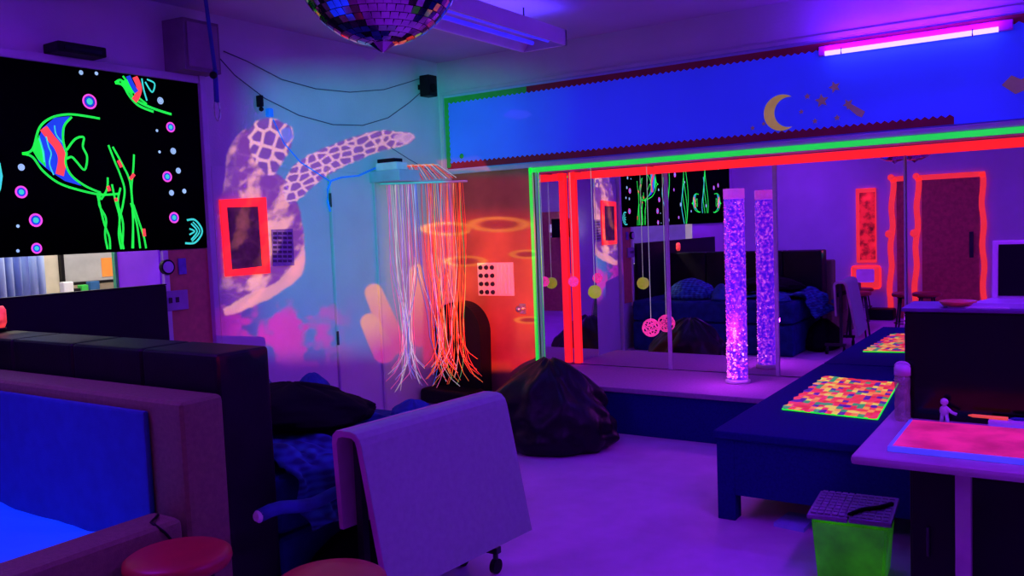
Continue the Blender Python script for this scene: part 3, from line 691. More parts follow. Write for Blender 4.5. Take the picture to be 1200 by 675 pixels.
# red framed noticeboard
t = thing('framed_noticeboard', (.02, -2.10, 1.25), 'dark noticeboard edged in glowing red tape on the pale door', 'noticeboard')
o4 = [P(*p, x=.035) for p in ((258, 234), (312, 231), (317, 320), (265, 324))]; i4 = [P(*p, x=.035) for p in ((266, 243), (303, 242), (308, 312), (272, 316))]
bm = B(); prism(bm, [v-Vector((.006, 0, 0)) for v in i4], (-.008, 0, 0)); finish('board', bm, M['frame_fab'], t)
bm = B()
for k in range(4): prism(bm, [o4[k], o4[(k+1) % 4], i4[(k+1) % 4], i4[k]], (-.012, 0, 0))
finish('tape_frame', bm, M['tape_red'], t)
bm = B(); q = [P(*p, x=.028) for p in ((318, 269), (343, 268), (345, 311), (320, 312))]; prism(bm, q, (-.004, 0, 0))
for r in range(7):
    for k in range(4):
        y0 = 272+r*5.4; x0 = 320+k*5.8
        prism(bm, [P(x0, y0, x=.0295), P(x0+4.6, y0, x=.0295), P(x0+4.8, y0+3, x=.0295), P(x0+.2, y0+3, x=.0295)], (-.0012, 0, 0), mi=1)
tag(finish('paper_notice', bm, [M['violet_paper'], mat('dark_notice_print', (.04, .02, .14), .7)]), 'violet paper chart with dark boxes right of the red framed board', 'notice')
# things on brown panel
t = thing('round_dial', (.03, -2.655, 1.36), 'small round dial with black rim on the brown panel', 'dial')
c = P(196, 313, x=.03)
bm = B(); cyl(bm, (.015, c.y, c.z), (.04, c.y, c.z), .045, n=28); finish('rim', bm, M['black'], t)
bm = B(); cyl(bm, (.04, c.y, c.z), (.044, c.y, c.z), .034, n=28); finish('face', bm, mat('dial_face', (.5, .45, .7), .4), t)
wallbox('small_sign', 209, 303, 219, 321, .022, M['violet_paper'], 'small violet label right of the round dial', 'sign', .001)
t = thing('wall_socket', (.03, -2.6, 1.1), 'violet lit double socket plate on the brown panel', 'socket')
a = P(190, 342, x=.03); b = P(221, 362, x=.03)
bm = B(); box(bm, .0145, .035, a.y, b.y, min(a.z, b.z), max(a.z, b.z), bev=.005); spl = finish('plate', bm, mat('socket_plate', (.35, .25, .45), .4), t)
for k in (.28, .55):
    yy = a.y+(b.y-a.y)*k; bm = B(); box(bm, .0355, .039, yy-.012, yy+.012, (a.z+b.z)/2-.012, (a.z+b.z)/2+.02, bev=.002); finish('switch', bm, M['darkmetal'], spl)
# activity plate on brown door
t = thing('tactile_plate', (.5, -.02, .94), 'white plate of round knobs and ribs fixed on the brown door', 'plate')
a = P(559, 308, y=-.02); b = P(602, 347, y=-.02)
bm = B(); box(bm, a.x, b.x, -.02, -.0025, b.z, a.z, bev=.004); finish('plate', bm, M['white'], t)
for r in range(4):
    for k in range(3):
        x = a.x+.035+.058*k; z = a.z-.04-.068*r
        bm = B(); cyl(bm, (x, -.0205, z), (x, -.034, z), .020, .016, n=16); finish('knob', bm, M['darkmetal'], t)
for k in range(4):
    x = a.x+.205+.036*k; bm = B(); cyl(bm, (x, -.024, b.z+.02), (x, -.024, a.z-.02), .009, n=10); finish('rib', bm, M['white'], t)
# ------------------------------------------------------------------ fish screen
SY0, SY1, SZ0, SZ1 = -6.2, -2.395, 1.452, 2.462
t = thing('fish_screen', (.03, (SY0+SY1)/2, SZ0), 'long black cloth screen with neon fish and weeds on the left wall', 'wall hanging')
bm = B(); nY = 120; g = []
for i in range(nY+1):
    y = SY0+(SY1-SY0)*i/nY; w_ = .006*math.sin(y*3.1)+.003*math.sin(y*9)
    g.append([bm.verts.new((.024+w_*k, y, SZ0+(SZ1-SZ0)*(1-k))) for k in (0, 1)])
for A, Bb in zip(g, g[1:]): bm.faces.new((A[0], Bb[0], Bb[1], A[1])).smooth = True
r = bmesh.ops.extrude_face_region(bm, geom=list(bm.faces)); vs = [q for q in r['geom'] if isinstance(q, bmesh.types.BMVert)]
bmesh.ops.translate(bm, verts=vs, vec=(-.004, 0, 0)); finish('cloth', bm, M['black_cloth'], t)
SX = .036
def ribbon(bm, pts, w, mi=0, x=SX, taper=False):
    """flat painted stroke on the screen; pts are (y, z)"""
    pts = [Vector(p) for p in pts]; L, Rr = [], []
    n_ = len(pts)
    for i, p in enumerate(pts):
        d = (pts[min(i+1, n_-1)]-pts[max(i-1, 0)]).normalized(); nn = Vector((-d.y, d.x)); ww = w/2
        if taper: ww *= .25+.75*math.sin(math.pi*(i+.5)/n_)
        L.append(bm.verts.new((x, p.x+nn.x*ww, p.y+nn.y*ww))); Rr.append(bm.verts.new((x, p.x-nn.x*ww, p.y-nn.y*ww)))
    for i in range(n_-1):
        bm.faces.new((L[i], Rr[i], Rr[i+1], L[i+1])).material_index = mi
def smooth(pts, k=5):
    out = []; n_ = len(pts)
    for i in range(n_-1):
        p0, p1, p2, p3 = [Vector(pts[max(0, min(n_-1, i+q))]) for q in (-1, 0, 1, 2)]
        for s in range(k):
            u = s/k; out.append(.5*((2*p1)+(p2-p0)*u+(2*p0-5*p1+4*p2-p3)*u*u+(3*p1-p0-3*p2+p3)*u**3))
    out.append(Vector(pts[-1])); return out
def sp(pl): return [(lambda q: (q.y, q.z))(P(a, b, x=SX)) for a, b in pl]
def fill(bm, pl, mi, x=SX-.002):
    vs = [bm.verts.new((x, a, b)) for a, b in pl]; bm.faces.new(vs).material_index = mi
NM = [M['n_green'], M['n_red'], M['n_blue'], M['n_cyan'], M['n_pink'], M['n_white']]
big = dict(
 outline=[[(26, 180), (38, 175), (46, 150), (60, 138), (80, 134), (100, 136), (117, 139)], [(26, 180), (38, 184), (50, 200), (68, 214), (90, 222), (118, 228), (140, 227)],
          [(78, 180), (74, 165), (75, 148), (84, 137)], [(78, 180), (77, 192), (84, 206), (100, 218), (118, 226)],
          [(78, 176), (88, 163), (98, 161), (97, 172), (102, 184), (99, 199), (90, 190), (84, 184), (78, 186)]],
 red=[[(51, 150), (60, 162), (68, 172), (73, 186), (70, 205)]], cyan=[[(54, 160), (57, 172), (60, 180), (58, 192), (63, 205)], [(64, 147), (66, 158), (76, 170)], [(46, 162), (50, 176), (52, 190)]],
 body=[(40, 176), (50, 150), (64, 138), (82, 136), (76, 150), (75, 166), (79, 178), (78, 192), (84, 206), (96, 218), (76, 212), (58, 200), (46, 190)],
 nose=[(38, 176), (46, 158), (52, 178), (54, 196), (44, 186)])
def fish(tf, name='angelfish_print'):
    bm = B(); g = lambda pl: [tf(p) for p in pl]
    fill(bm, g(big['body']), 2); fill(bm, g(big['nose']), 0, SX-.0015)
    for s in big['outline']: ribbon(bm, smooth(g(s)), .012, 0, SX+.001)
    for s in big['cyan']: ribbon(bm, smooth(g(s)), .007, 3, SX)
    for s in big['red']: ribbon(bm, smooth(g(s)), .045, 1, SX-.0005)
    finish(name, bm, NM, t)
fish(lambda p: sp([p])[0])
def sub(ox, oy, s, mir=1):
    def f(p):
        q = sp([(60, 180)])[0]; r = sp([p])[0]; return (oy[0]+(r[0]-q[0])*s*mir, oy[1]+(r[1]-q[1])*s)
    return f
# cropped fish at the top edge: drawn smaller, only what lies below the top edge
bm = B()
for s, m_, w_ in (([(135, 97), (142, 94), (150, 104), (158, 116), (172, 124), (188, 130), (201, 134)], 0, .014), ([(135, 97), (144, 100), (152, 113), (163, 124), (180, 131)], 0, .014), ([(144, 89), (152, 100), (160, 112), (172, 122)], 0, .012),
                  ([(158, 90), (163, 102), (161, 112), (157, 118)], 1, .035), ([(166, 92), (168, 104), (172, 118)], 3, .010), ([(172, 93), (181, 98), (178, 108), (170, 96)], 3, .010), ([(150, 89), (155, 100), (160, 108)], 2, .03)):
    ribbon(bm, smooth(sp(s)), w_, m_, SX+.0005*m_)
fill(bm, sp([(142, 96), (150, 92), (158, 106), (154, 112), (148, 104)]), 0)
finish('angelfish_print', bm, NM, t)
bm = B()
for s, w_ in (([(219, 258), (229, 258), (237, 271), (229, 284), (217, 285)], .012), ([(224, 262), (231, 271), (224, 281)], .010), ([(222, 268), (228, 271), (222, 275)], .010), ([(226, 260), (234, 271), (225, 283)], .008)):
    ribbon(bm, smooth(sp(s)), w_, 3)
finish('angelfish_print', bm, NM, t)
# weeds
weeds = [[(127, 170), (134, 188), (141, 205), (146, 222), (144, 240), (140, 262), (145, 292)], [(132, 172), (143, 192), (152, 212), (155, 240), (156, 268), (156, 291)], [(157, 181), (156, 200), (154, 222), (156, 250), (155, 291)],
         [(114, 228), (118, 245), (122, 262), (128, 278), (129, 292)], [(118, 226), (116, 240), (124, 256), (123, 275), (126, 292)], [(131, 216), (135, 235), (140, 255), (139, 275), (142, 292)], [(141, 220), (138, 238), (144, 262), (143, 291)],
         [(156, 240), (162, 258), (168, 276), (171, 291)], [(153, 238), (160, 262), (164, 291)], [(126, 208), (125, 222), (118, 234)]]
bm = B()
for i, s in enumerate(weeds):
    ribbon(bm, smooth(sp(s)), .012, 0, SX+.0003*i)
for s in ([(138, 188), (142, 196)], [(152, 210), (157, 204)], [(126, 218), (128, 224)], [(168, 268), (169, 277)], [(135, 232), (136, 236)]): ribbon(bm, sp(s), .02, 1, SX+.004)
finish('seaweed_print', bm, NM, t)
def ring(y, z, r, kind):
    bm = B()
    circ = lambda rr: [(y+rr*math.cos(a), z+rr*math.sin(a)) for a in [2*math.pi*k/20 for k in range(21)]]
    if kind: ribbon(bm, circ(r), .010, 4); ribbon(bm, circ(r*.66), .009, 2, SX+.0006); fill(bm, circ(r*.5)[:-1], 3, SX+.001)
    else: ribbon(bm, circ(r*.8), .006, 5); fill(bm, circ(r*.6)[:-1], 5, SX+.0006)
    finish('bubble_print', bm, NM, t)
for a, b, r, k in ((105, 119, .036, 1), (200, 149, .025, 1), (196, 207, .027, 1), (204, 255, .028, 1), (25, 225, .027, 1), (42, 258, .030, 1), (43, 291, .023, 1), (25, 196, .018, 0), (188, 118, .022, 0), (203, 177, .02, 0), (209, 200, .018, 0),
                   (201, 226, .017, 0), (216, 224, .014, 0), (187, 178, .007, 0), (184, 153, .007, 0), (21, 265, .007, 0), (21, 294, .007, 0), (95, 85, .012, 0), (113, 86, .009, 0)):
    q = sp([(a, b)])[0]; ring(q[0], q[1], r, k)
# far half of the screen, beyond the frame but in the mirrors
def weed(y, z0, hgt, s):
    bm = B()
    for k in range(4):
        pts = [(y+.05*k-.1+.05*math.sin(v*5+k+s), z0+hgt*v*(1-.12*k)) for v in [j/8 for j in range(9)]]; ribbon(bm, pts, .018, 0 if k < 3 else 3, SX+.0004*k)
    finish('seaweed_print', bm, NM, t)
weed(-3.72, 1.5, .75, 1); weed(-4.35, 1.46, .85, 2.5); weed(-5.1, 1.6, .8, 4)
fish(lambda p: (lambda q: (-4.75+(q[0]+3.3)*-.6, 1.72+(q[1]-1.95)*.6))(sp([p])[0]))
fish(lambda p: (lambda q: (-5.65+(q[0]+3.3)*.65, 1.72+(q[1]-1.95)*.65))(sp([p])[0]))
for k in range(16): ring(random.uniform(-6.1, -3.65), random.uniform(1.5, 2.4), random.choice((.016, .026, .03)), k % 2)
# top rail of the screen
bm = B(); box(bm, .001, .02, SY0, SY1, 2.45, 2.463); finish('top_rail', bm, M['black'], t)
# ------------------------------------------------------------------ next room contents
nx = -1.3
c0 = P(-40, 320, x=nx); c1 = P(52, 320, x=nx)
t = thing('striped_curtain', (nx, (c0.y+c1.y)/2, .9), 'blue and white striped curtain in the lit room beyond the hatch', 'curtain')
bm = B(); g = []
for i in range(81):
    y = c0.y+(c1.y-c0.y)*i/80; xo = .035*math.sin(i*.75); g.append([bm.verts.new((nx+xo, y, z)) for z in (.42, 2.3)])
for A, Bb in zip(g, g[1:]): bm.faces.new((A[0], Bb[0], Bb[1], A[1])).smooth = True
r = bmesh.ops.extrude_face_region(bm, geom=list(bm.faces)); vs = [q for q in r['geom'] if isinstance(q, bmesh.types.BMVert)]
bmesh.ops.translate(bm, verts=vs, vec=(-.004, 0, 0)); finish('fabric', bm, M['curtain'], t)
bm = B(); cyl(bm, (nx, c0.y-.05, 2.32), (nx, c1.y+.05, 2.32), .012); finish('rail', bm, M['steel'], t)
a = P(76, 300, x=-1.55); b = P(141, 340, x=-1.55)
t = thing('whiteboard', (-1.55, (a.y+b.y)/2, 1.2), 'grey board with dark frame on the lit wall beyond the hatch', 'board')
bm = B(); box(bm, -1.6, -1.575, a.y, b.y, 1.23, 2.1, bev=.004); finish('panel', bm, mat('grey_board', (.42, .42, .45), .5), t)
bm = B(); box(bm, -1.6, -1.565, a.y-.025, a.y, 1.21, 2.1); box(bm, -1.6, -1.565, a.y, b.y, 1.21, 1.23); finish('frame', bm, M['black'], t)
c = P(126, 313, x=-1.57); bm = B(); box(bm, -1.574, -1.57, c.y-.045, c.y+.045, c.z-.07, c.z+.07); tag(finish('orange_note', bm, M['orange_paper']), 'orange note pinned on the board beyond the hatch', 'note')
bm = B(); box(bm, -.455, -.425, -2.76, -2.70, .401, 2.58); tag(finish('green_post', bm, mat('green_lit_post', (.1, .6, .25), .5)), 'upright green edged post beyond the hatch', 'post')
sh = P(90, 338, x=-1.35)
bm = B(); box(bm, -1.55, -1.2, sh.y-.1, sh.y+.6, 1.12, 1.15); box(bm, -1.55, -1.2, sh.y-.1, sh.y+.6, .401, 1.12)
tag(finish('cupboard', bm, M['cream']), 'pale cupboard under the board beyond the hatch', 'cupboard')
for px, w_, h_, m_, lb, nm in ((78, .07, .10, 'paper', 'white carton on the cupboard beyond the hatch', 'white_carton'), (88, .05, .05, 'black', 'black pouch beside the white carton beyond the hatch', 'black_pouch'), (109, .07, .09, 'blue_pillow', 'blue bottle stand on the cupboard beyond the hatch', 'blue_container'), (97, .05, .07, 'scal_green', 'green tub on the cupboard beyond the hatch', 'green_tub')):
    q = P(px, 335, x=-1.3); bm = B(); box(bm, -1.33, -1.27, q.y-w_/2, q.y+w_/2, 1.151, 1.151+h_, bev=.008); tag(finish(nm, bm, M[m_]), lb, 'container')
t = thing('strip_lamp', (-.9, -2.8, 2.5), 'white strip lamp in the lit room beyond the hatch', 'lamp')
bm = B(); box(bm, -1.0, -.8, -3.5, -2.1, 2.54, 2.6, bev=.01); finish('housing', bm, M['white'], t)
area_light('strip_light', (-.9, -2.8, 2.52), .2, 1.3, (1, .92, .78), 42, t)
# ------------------------------------------------------------------ black counter under the hatch
t = thing('black_headboard', (.04, -3.6, .0), 'low black panel along the left wall under the hatch', 'panel')
bm = B(); box(bm, .032, .07, -5.4, -2.755, .0, 1.245, bev=.006); finish('panel', bm, mat('black_panel_board', (.005, .003, .010), .6, spec=.2), t)
bm = B(); box(bm, .0315, .072, -5.4, -2.755, 1.2455, 1.253); finish('top_edge', bm, M['black'], t)
# red glowing object at the left frame edge
c = P(4, 370, x=.25); t = thing('red_lamp', (c.x, c.y, 1.1), 'small glowing red lantern on the black partition at the left edge', 'lamp')
c = P(3, 366, y=-3.75)
t.location = (c.x, c.y, 1.10); ORG[t.name] = Vector(t.location)
bm = B(); lathe(bm, [(.022, 0), (.025, .015)], (c.x-.03, c.y, 1.101), 16); finish('base', bm, M['black'], t)
bm = B(); v = lathe(bm, [(.018, .016), (.028, .04), (.028, .10), (.018, .12)], (c.x-.03, c.y, 1.101), 16); finish('shade', bm, mat('red_glow_shade', (.9, .1, .1), .4, emit=(1, .05, .05), es=.9, var=.5, scale=30), t)
# ------------------------------------------------------------------ black padded partition
t = thing('padded_partition', (1.1, -3.78, 0), 'tall black padded partition running out from the left wall', 'partition')
xs = [.08, .58, 1.06, 1.54, 2.0]
for a, b in zip(xs, xs[1:]):
    bm = B(); box(bm, a+.002, b-.002, -3.90, -3.665, .0, 1.095, bev=.022, seg=3); finish('padded_section', bm, mat('black_padding', (.006, .004, .010), .5, var=.3, bump=.1, bscale=120, spec=.25), t)
# ------------------------------------------------------------------ grey padded box with lit sheet
t = thing('padded_play_box', (1.4, -4.7, 0), 'grey padded play box with tall back and glowing blue bed', 'play box')
bm = B(); box(bm, .30, 2.055, -4.10, -3.925, .0, .966, bev=.028, seg=3); finish('back_panel', bm, M['grey_fab'], t)
bm = B(); box(bm, .32, 1.88, -4.125, -4.102, .40, .925, bev=.01); finish('inner_pad', bm, M['blue_lit_pad'], t, label='added inner pad coloured for the blue bed light')
bm = B(); box(bm, 1.90, 2.06, -5.5, -4.12, .0, .585, bev=.03, seg=3); finish('side_panel', bm, M['grey_fab'], t)
bm = B(); box(bm, .14, .30, -5.5, -3.93, .0, .966, bev=.03, seg=3); finish('side_panel', bm, M['grey_fab'], t)
bm = B(); nS = 30; g = []
for i in range(nS+1):
    g.append([bm.verts.new((.31+1.58*i/nS, -5.48+1.34*j/nS, .50+.03*mn.noise(Vector((i*.16, j*.16, 2)))+.012*mn.noise(Vector((i*.5, j*.4, 5)))+.05*(1-abs(2*i/nS-1)**4)*(1-abs(2*j/nS-1)**4)-.03)) for j in range(nS+1)])
for i in range(nS):
    for j in range(nS): bm.faces.new((g[i][j], g[i+1][j], g[i+1][j+1], g[i][j+1])).smooth = True
r = bmesh.ops.extrude_face_region(bm, geom=list(bm.faces)); vs = [q for q in r['geom'] if isinstance(q, bmesh.types.BMVert)]
bmesh.ops.translate(bm, verts=vs, vec=(0, 0, -.1)); finish('lit_bed', bm, M['sheet'], t, label='glowing blue bed sheet')
bm = B(); box(bm, .31, 1.89, -5.48, -4.13, .0, .35); finish('base', bm, M['grey_fab'], t)
bm = B(); tube(bm, [(1.98, -4.16, .592), (2.03, -4.22, .594), (2.07, -4.2, .56), (2.073, -4.16, .5)], .005); finish('cord', bm, M['black'], t)
# ------------------------------------------------------------------ stools
def stool(x, y, z, label):
    t = thing('round_stool', (x, y, 0), label, 'stool', 'round red stools')
    bm = B(); lathe(bm, [(.12, z-.05), (.150, z-.045), (.158, z-.03), (.156, z-.012), (.14, z-.002), (.08, z+.004), (.02, z+.005)], (x, y, 0), 40); finish('seat', bm, M['red_seat'], t)
    bm = B(); cyl(bm, (x, y, z-.065), (x, y, z-.052), .10, n=24); finish('seat_plate', bm, M['darkmetal'], t)
    for k in range(4):
        a = math.pi/4+k*math.pi/2; bm = B(); tube(bm, [(x+.09*math.cos(a), y+.09*math.sin(a), z-.065), (x+.16*math.cos(a), y+.16*math.sin(a), .0)], .011, 8); finish('leg', bm, M['darkmetal'], t)
    bm = B(); tube(bm, [(x+.131*math.cos(a), y+.131*math.sin(a), .2) for a in [2*math.pi*k/24 for k in range(25)]], .007, 6); finish('foot_ring', bm, M['darkmetal'], t)
q = P(208, 647, z=.56); stool(q.x, q.y, .56, 'round red stool in front of the padded play box corner')
q = P(386, 676, z=.56); stool(q.x, q.y, .56, 'round red stool beside the folded grey table')
q = RP(1010, 357, -6.05); stool(q.x, q.y, .46, 'round red stool near the back wall, seen in the mirror')
# ------------------------------------------------------------------ navy mat bed, blanket, cushions
t = thing('floor_bed', (1.2, -3.1, 0), 'dark navy cushioned bed between the black partition and the ledge', 'bed')
bm = B(); box(bm, .10, 1.98, -3.655, -2.5, .0, .34, bev=.04, seg=3); finish('base', bm, M['navy_dark'], t)
bm = B(); box(bm, .10, 1.98, -3.655, -2.5, .345, .585, bev=.05, seg=3); finish('mattress', bm, M['navy_dark'], t)
def cloth(name, path, y0, y1, m, label, cat, amp=.02, seed=0, th=.008, sweep=None):
    """path: (x,z) cross-section; swept along y with folds"""
    pp = smooth(path, 8); n_ = 44; bm = B(); g = []
    for j in range(n_+1):
        v = j/n_; row = []
        for i, p in enumerate(pp):
            u = i/(len(pp)-1); y = y0+(y1-y0)*v
            f = amp*(mn.noise(Vector((u*3, v*6+seed, seed)))+.6*mn.noise(Vector((u*7, v*13, seed+4)))+.8*abs(mn.noise(Vector((u*2+v*5, v*4, seed+9)))))
            f = abs(f)+.002
            d = pp[min(i+1, len(pp)-1)]-pp[max(i-1, 0)]; d.normalize(); nn = Vector((-d.y, d.x));
            if nn.y < 0 and abs(nn.y) > abs(nn.x): nn = -nn
            if abs(nn.x) >= abs(nn.y) and nn.x < 0: nn = -nn
            edge = .05*mn.noise(Vector((u*4, seed, 1)))*(1 if v > .5 else -1)
            row.append(bm.verts.new((p.x+nn.x*f*1.6, y+edge*abs(2*v-1), p.y+nn.y*f)))
        g.append(row)
    for A, Bb in zip(g, g[1:]):
        for i in range(len(pp)-1): bm.faces.new((A[i], A[i+1], Bb[i+1], Bb[i])).smooth = True
    r = bmesh.ops.extrude_face_region(bm, geom=list(bm.faces)); vs = [q for q in r['geom'] if isinstance(q, bmesh.types.BMVert)]
    bmesh.ops.translate(bm, verts=vs, vec=(.003, 0, th)); bmesh.ops.recalc_face_normals(bm, faces=bm.faces)
    return tag(finish(name, bm, m, smooth=True), label, cat)
cloth('plaid_blanket', [(1.25, .60), (1.5, .605), (1.85, .61), (1.98, .60), (2.03, .55), (2.06, .45), (2.12, .38)], -3.62, -2.80, M['plaid'], 'blue plaid blanket draped over the end of the navy bed', 'blanket', amp=.06, seed=2)
def cushion(c, s, rz, m, label, seed, tilt=0, name='cushion', puff=.9):
    bm = B(); n_ = 20; g = {}
    def pt(u, v, sgn):
        e = (1-abs(u)**2.6)*(1-abs(v)**2.6); z = sgn*s[2]/2*(max(e, 0)**.5)*(1+.25*mn.noise(Vector((u*2+seed, v*2, sgn))))
        x = u*s[0]/2*(1-.08*(1-abs(v)**2)*0-.06*abs(v)**0*(1-v*v)*abs(u)); y = v*s[1]/2*(1-.06*(1-u*u)*abs(v))
        return Vector((x, y, z))
    T = Matrix.Translation(c) @ Matrix.Rotation(rz, 4, 'Z') @ Matrix.Rotation(tilt, 4, 'X')
    for sgn in (1, -1):
        vv = [[bm.verts.new(T @ pt(2*i/n_-1, 2*j/n_-1, sgn)) for j in range(n_+1)] for i in range(n_+1)]
        for i in range(n_):
            for j in range(n_): bm.faces.new((vv[i][j], vv[i+1][j], vv[i+1][j+1], vv[i][j+1])).smooth = True
    bmesh.ops.remove_doubles(bm, verts=bm.verts, dist=.0008)
    return tag(finish(name, bm, m, smooth=True), label, 'cushion')
# black rounded cushion: a soft loaf
t = thing('black_bolster', (1.62, -3.05, .62), 'large black cushion lying on the plaid blanket', 'cushion')
lump('body', (1.52, -3.14, .672), .44, .29, .16, (0, 0), M['black_matte'], t, seed=8, fold=.12, crease=5, power=2.2)
bm = B(); v = ball(bm, (1.38, -3.38, .80), .10, 3, (1, 1, .6))
finish('tied_corner', bm, M['black_matte'], t)
lump('blue_beanbag', (.70, -2.86, .587), .30, .28, .24, (0, 0), M['plaid'], None, seed=5, fold=.14)
tag(bpy.data.objects['blue_beanbag'], 'rumpled blue plaid cushion at the far side of the navy bed', 'cushion')
lump('blue_pillow', (1.14, -2.66, .587), .12, .12, .19, (0, 0), M['blue_pillow'], None, seed=12, fold=.10)
tag(bpy.data.objects['blue_pillow'], 'plain blue pillow behind the black cushion on the bed', 'pillow')
lump('blue_pillow', (1.80, -2.62, .587), .13, .09, .09, (0, 0), M['blue_pillow'], None, seed=15, fold=.10)
tag(bpy.data.objects['blue_pillow.001'], 'small flat blue pillow at the bed corner behind the grey table', 'pillow')
# rolled sleeve-like end of blanket, lower left of the drape
t = thing('rolled_towel', (2.1, -3.5, .3), 'rolled blue towel with pale end on the floor bag beside the bed', 'towel')
bm = B(); p0 = P(303, 605, x=2.16); p1 = P(400, 578, x=2.16)
tube(bm, [p0.lerp(p1, k/8)+Vector((0, 0, .01*math.sin(k))) for k in range(9)], .024, 14); finish('roll', bm, M['blue_pillow'], t)
bm = B(); dd = (p0-p1).normalized(); cyl(bm, p0, p0+dd*.012, .024, .016, n=14); finish('pale_end', bm, M['paper'], t)
# dark bag the towel rests on
t = thing('dark_floor_bag', (2.15, -3.3, 0), 'black floor cushion bag slumped at the foot of the navy bed', 'bag')
lump('body', (2.10, -3.28, .002), .19, .40, .335, (0, 0), M['black_matte'], t, seed=21, fold=.08, power=3)
# ------------------------------------------------------------------ folded drop-leaf table on castors
t = thing('folding_table', (2.4, -3.2, 0), 'grey folding table on castors with both leaves hanging down', 'table')
y0, y1 = -3.62, -2.79
def xa(y): return 2.29+(y-(-3.6))*.085
def leafpt(prof, y): return [Vector((xa(y)+x, y, z)) for x, z in prof]
# thickened cross-section of the long leaf with rounded shoulder
outer = [(.0, .79)]+[(.075+.05*math.sin(a), .74+.05*math.cos(a)) for a in [math.radians(15*k) for k in range(7)]]
long_prof = [(.02, .79), (.06, .79), (.085, .783), (.103, .765), (.112, .74), (.215, .20), (.19, .197), (.09, .735), (.083, .755), (.065, .767), (.02, .768)]
bm = B()
def sweep(bm, prof, ya, yb, mi=0):
    A = [bm.verts.new(v) for v in leafpt(prof, ya)]; Bq = [bm.verts.new(v) for v in leafpt(prof, yb)]
    bm.faces.new(A); bm.faces.new(Bq[::-1])
    for i in range(len(A)): bm.faces.new((A[i], A[(i+1) % len(A)], Bq[(i+1) % len(A)], Bq[i]))
sweep(bm, long_prof, y0, y1)
finish('long_leaf', bm, M['cart'], t)
short_prof = [(.018, .79), (-.01, .788), (-.03, .77), (-.035, .74), (-.02, .42), (.0, .42), (-.012, .74), (-.005, .76), (.018, .768)]
bm = B(); sweep(bm, short_prof, y0, y1); finish('short_leaf', bm, M['cart_edge'], t, label='pinkish shorter leaf')
for yy in (y0-.001, y1+.0005):
    bm = B(); sweep(bm, [(x-.001, z-.001) if i < 6 else (x, z) for i, (x, z) in enumerate(long_prof)], yy-.002 if yy < -3 else yy, yy if yy < -3 else yy+.002); finish('edge_band', bm, M['cart_edge'], t, label='pinkish edge band')
for yy in (y0+.06, y1-.06):
    xc = xa(yy)+.035
    bm = B(); box(bm, xc-.015, xc+.015, yy-.015, yy+.015, .12, .765); finish('post', bm, M['darkmetal'], t)
    bm = B(); box(bm, xc-.17, xc+.05, yy-.018, yy+.018, .09, .12, bev=.004); finish('foot', bm, M['darkmetal'], t)
    for dx in (-.15, .03):
        bm = B(); cyl(bm, (xc+dx-.012, yy, .033), (xc+dx+.012, yy, .033), .033, n=20); cw = finish('castor', bm, M['black'], t)
        bm = B(); cyl(bm, (xc+dx, yy, .06), (xc+dx, yy, .09), .012, n=10); finish('castor_stem', bm, M['darkmetal'], cw)
bm = B(); box(bm, xa(-3.2)+.01, xa(-3.2)+.04, y0+.08, y1-.08, .62, .66); finish('crossbar', bm, M['darkmetal'], t)
# ------------------------------------------------------------------ mirror ball
bc = Vector((2.771, -3.823, 2.318)); BR = .25
t = thing('mirror_ball', (bc.x, bc.y, bc.z-BR), 'large mirror ball with square tiles hanging from the ceiling', 'mirror ball')
M['tile'] = mat('mirror_tile', (.62, .50, .62), .08, 1.0, var=.35, scale=14)
bm = B(); rows = 31
for r_ in range(rows):
    th0 = math.pi*(r_+.04)/rows; th1 = math.pi*(r_+.96)/rows; thm = (th0+th1)/2; cnt = max(5, int(2*math.pi*math.sin(thm)/(math.pi/rows)))
    for k in range(cnt):
        a0 = 2*math.pi*(k+.03)/cnt; a1 = 2*math.pi*(k+.97)/cnt; am = (a0+a1)/2
        cn = Vector((math.sin(thm)*math.cos(am), math.sin(thm)*math.sin(am), math.cos(thm)))
        e1 = Vector((-math.sin(am), math.cos(am), 0)); e2 = cn.cross(e1)
        cn2 = (cn+Vector((random.uniform(-1, 1), random.uniform(-1, 1), random.uniform(-1, 1)))*.035).normalized()
        e1 = (e1-cn2*e1.dot(cn2)).normalized(); e2 = cn2.cross(e1)
        hw = BR*math.sin(thm)*(a1-a0)/2; hh = BR*(th1-th0)/2; ce = bc+cn*BR
        vs = [bm.verts.new(ce+e1*(sx*hw)+e2*(sy*hh)) for sx, sy in ((-1, -1), (1, -1), (1, 1), (-1, 1))]
        vb = [bm.verts.new(v.co-cn*.006) for v in vs]
        bm.faces.new(vs); bm.faces.new(vb[::-1])
        for q in range(4): bm.faces.new((vs[q], vs[(q+1) % 4], vb[(q+1) % 4], vb[q]))
finish('mirror_tiles', bm, M['tile'], t)
bm = B(); ball(bm, bc, BR-.006, 4); finish('core', bm, M['black'], t)
bm = B(); cyl(bm, (bc.x, bc.y, bc.z-BR-.022), (bc.x, bc.y, bc.z-BR+.01), .004, .05, n=8); finish('tip', bm, M['tile'], t)
bm = B(); cyl(bm, (bc.x, bc.y, bc.z+BR-.01), (bc.x, bc.y, HC), .006, n=8); cyl(bm, (bc.x, bc.y, HC-.06), (bc.x, bc.y, HC), .05, n=20); finish('hanger', bm, M['steel'], t)
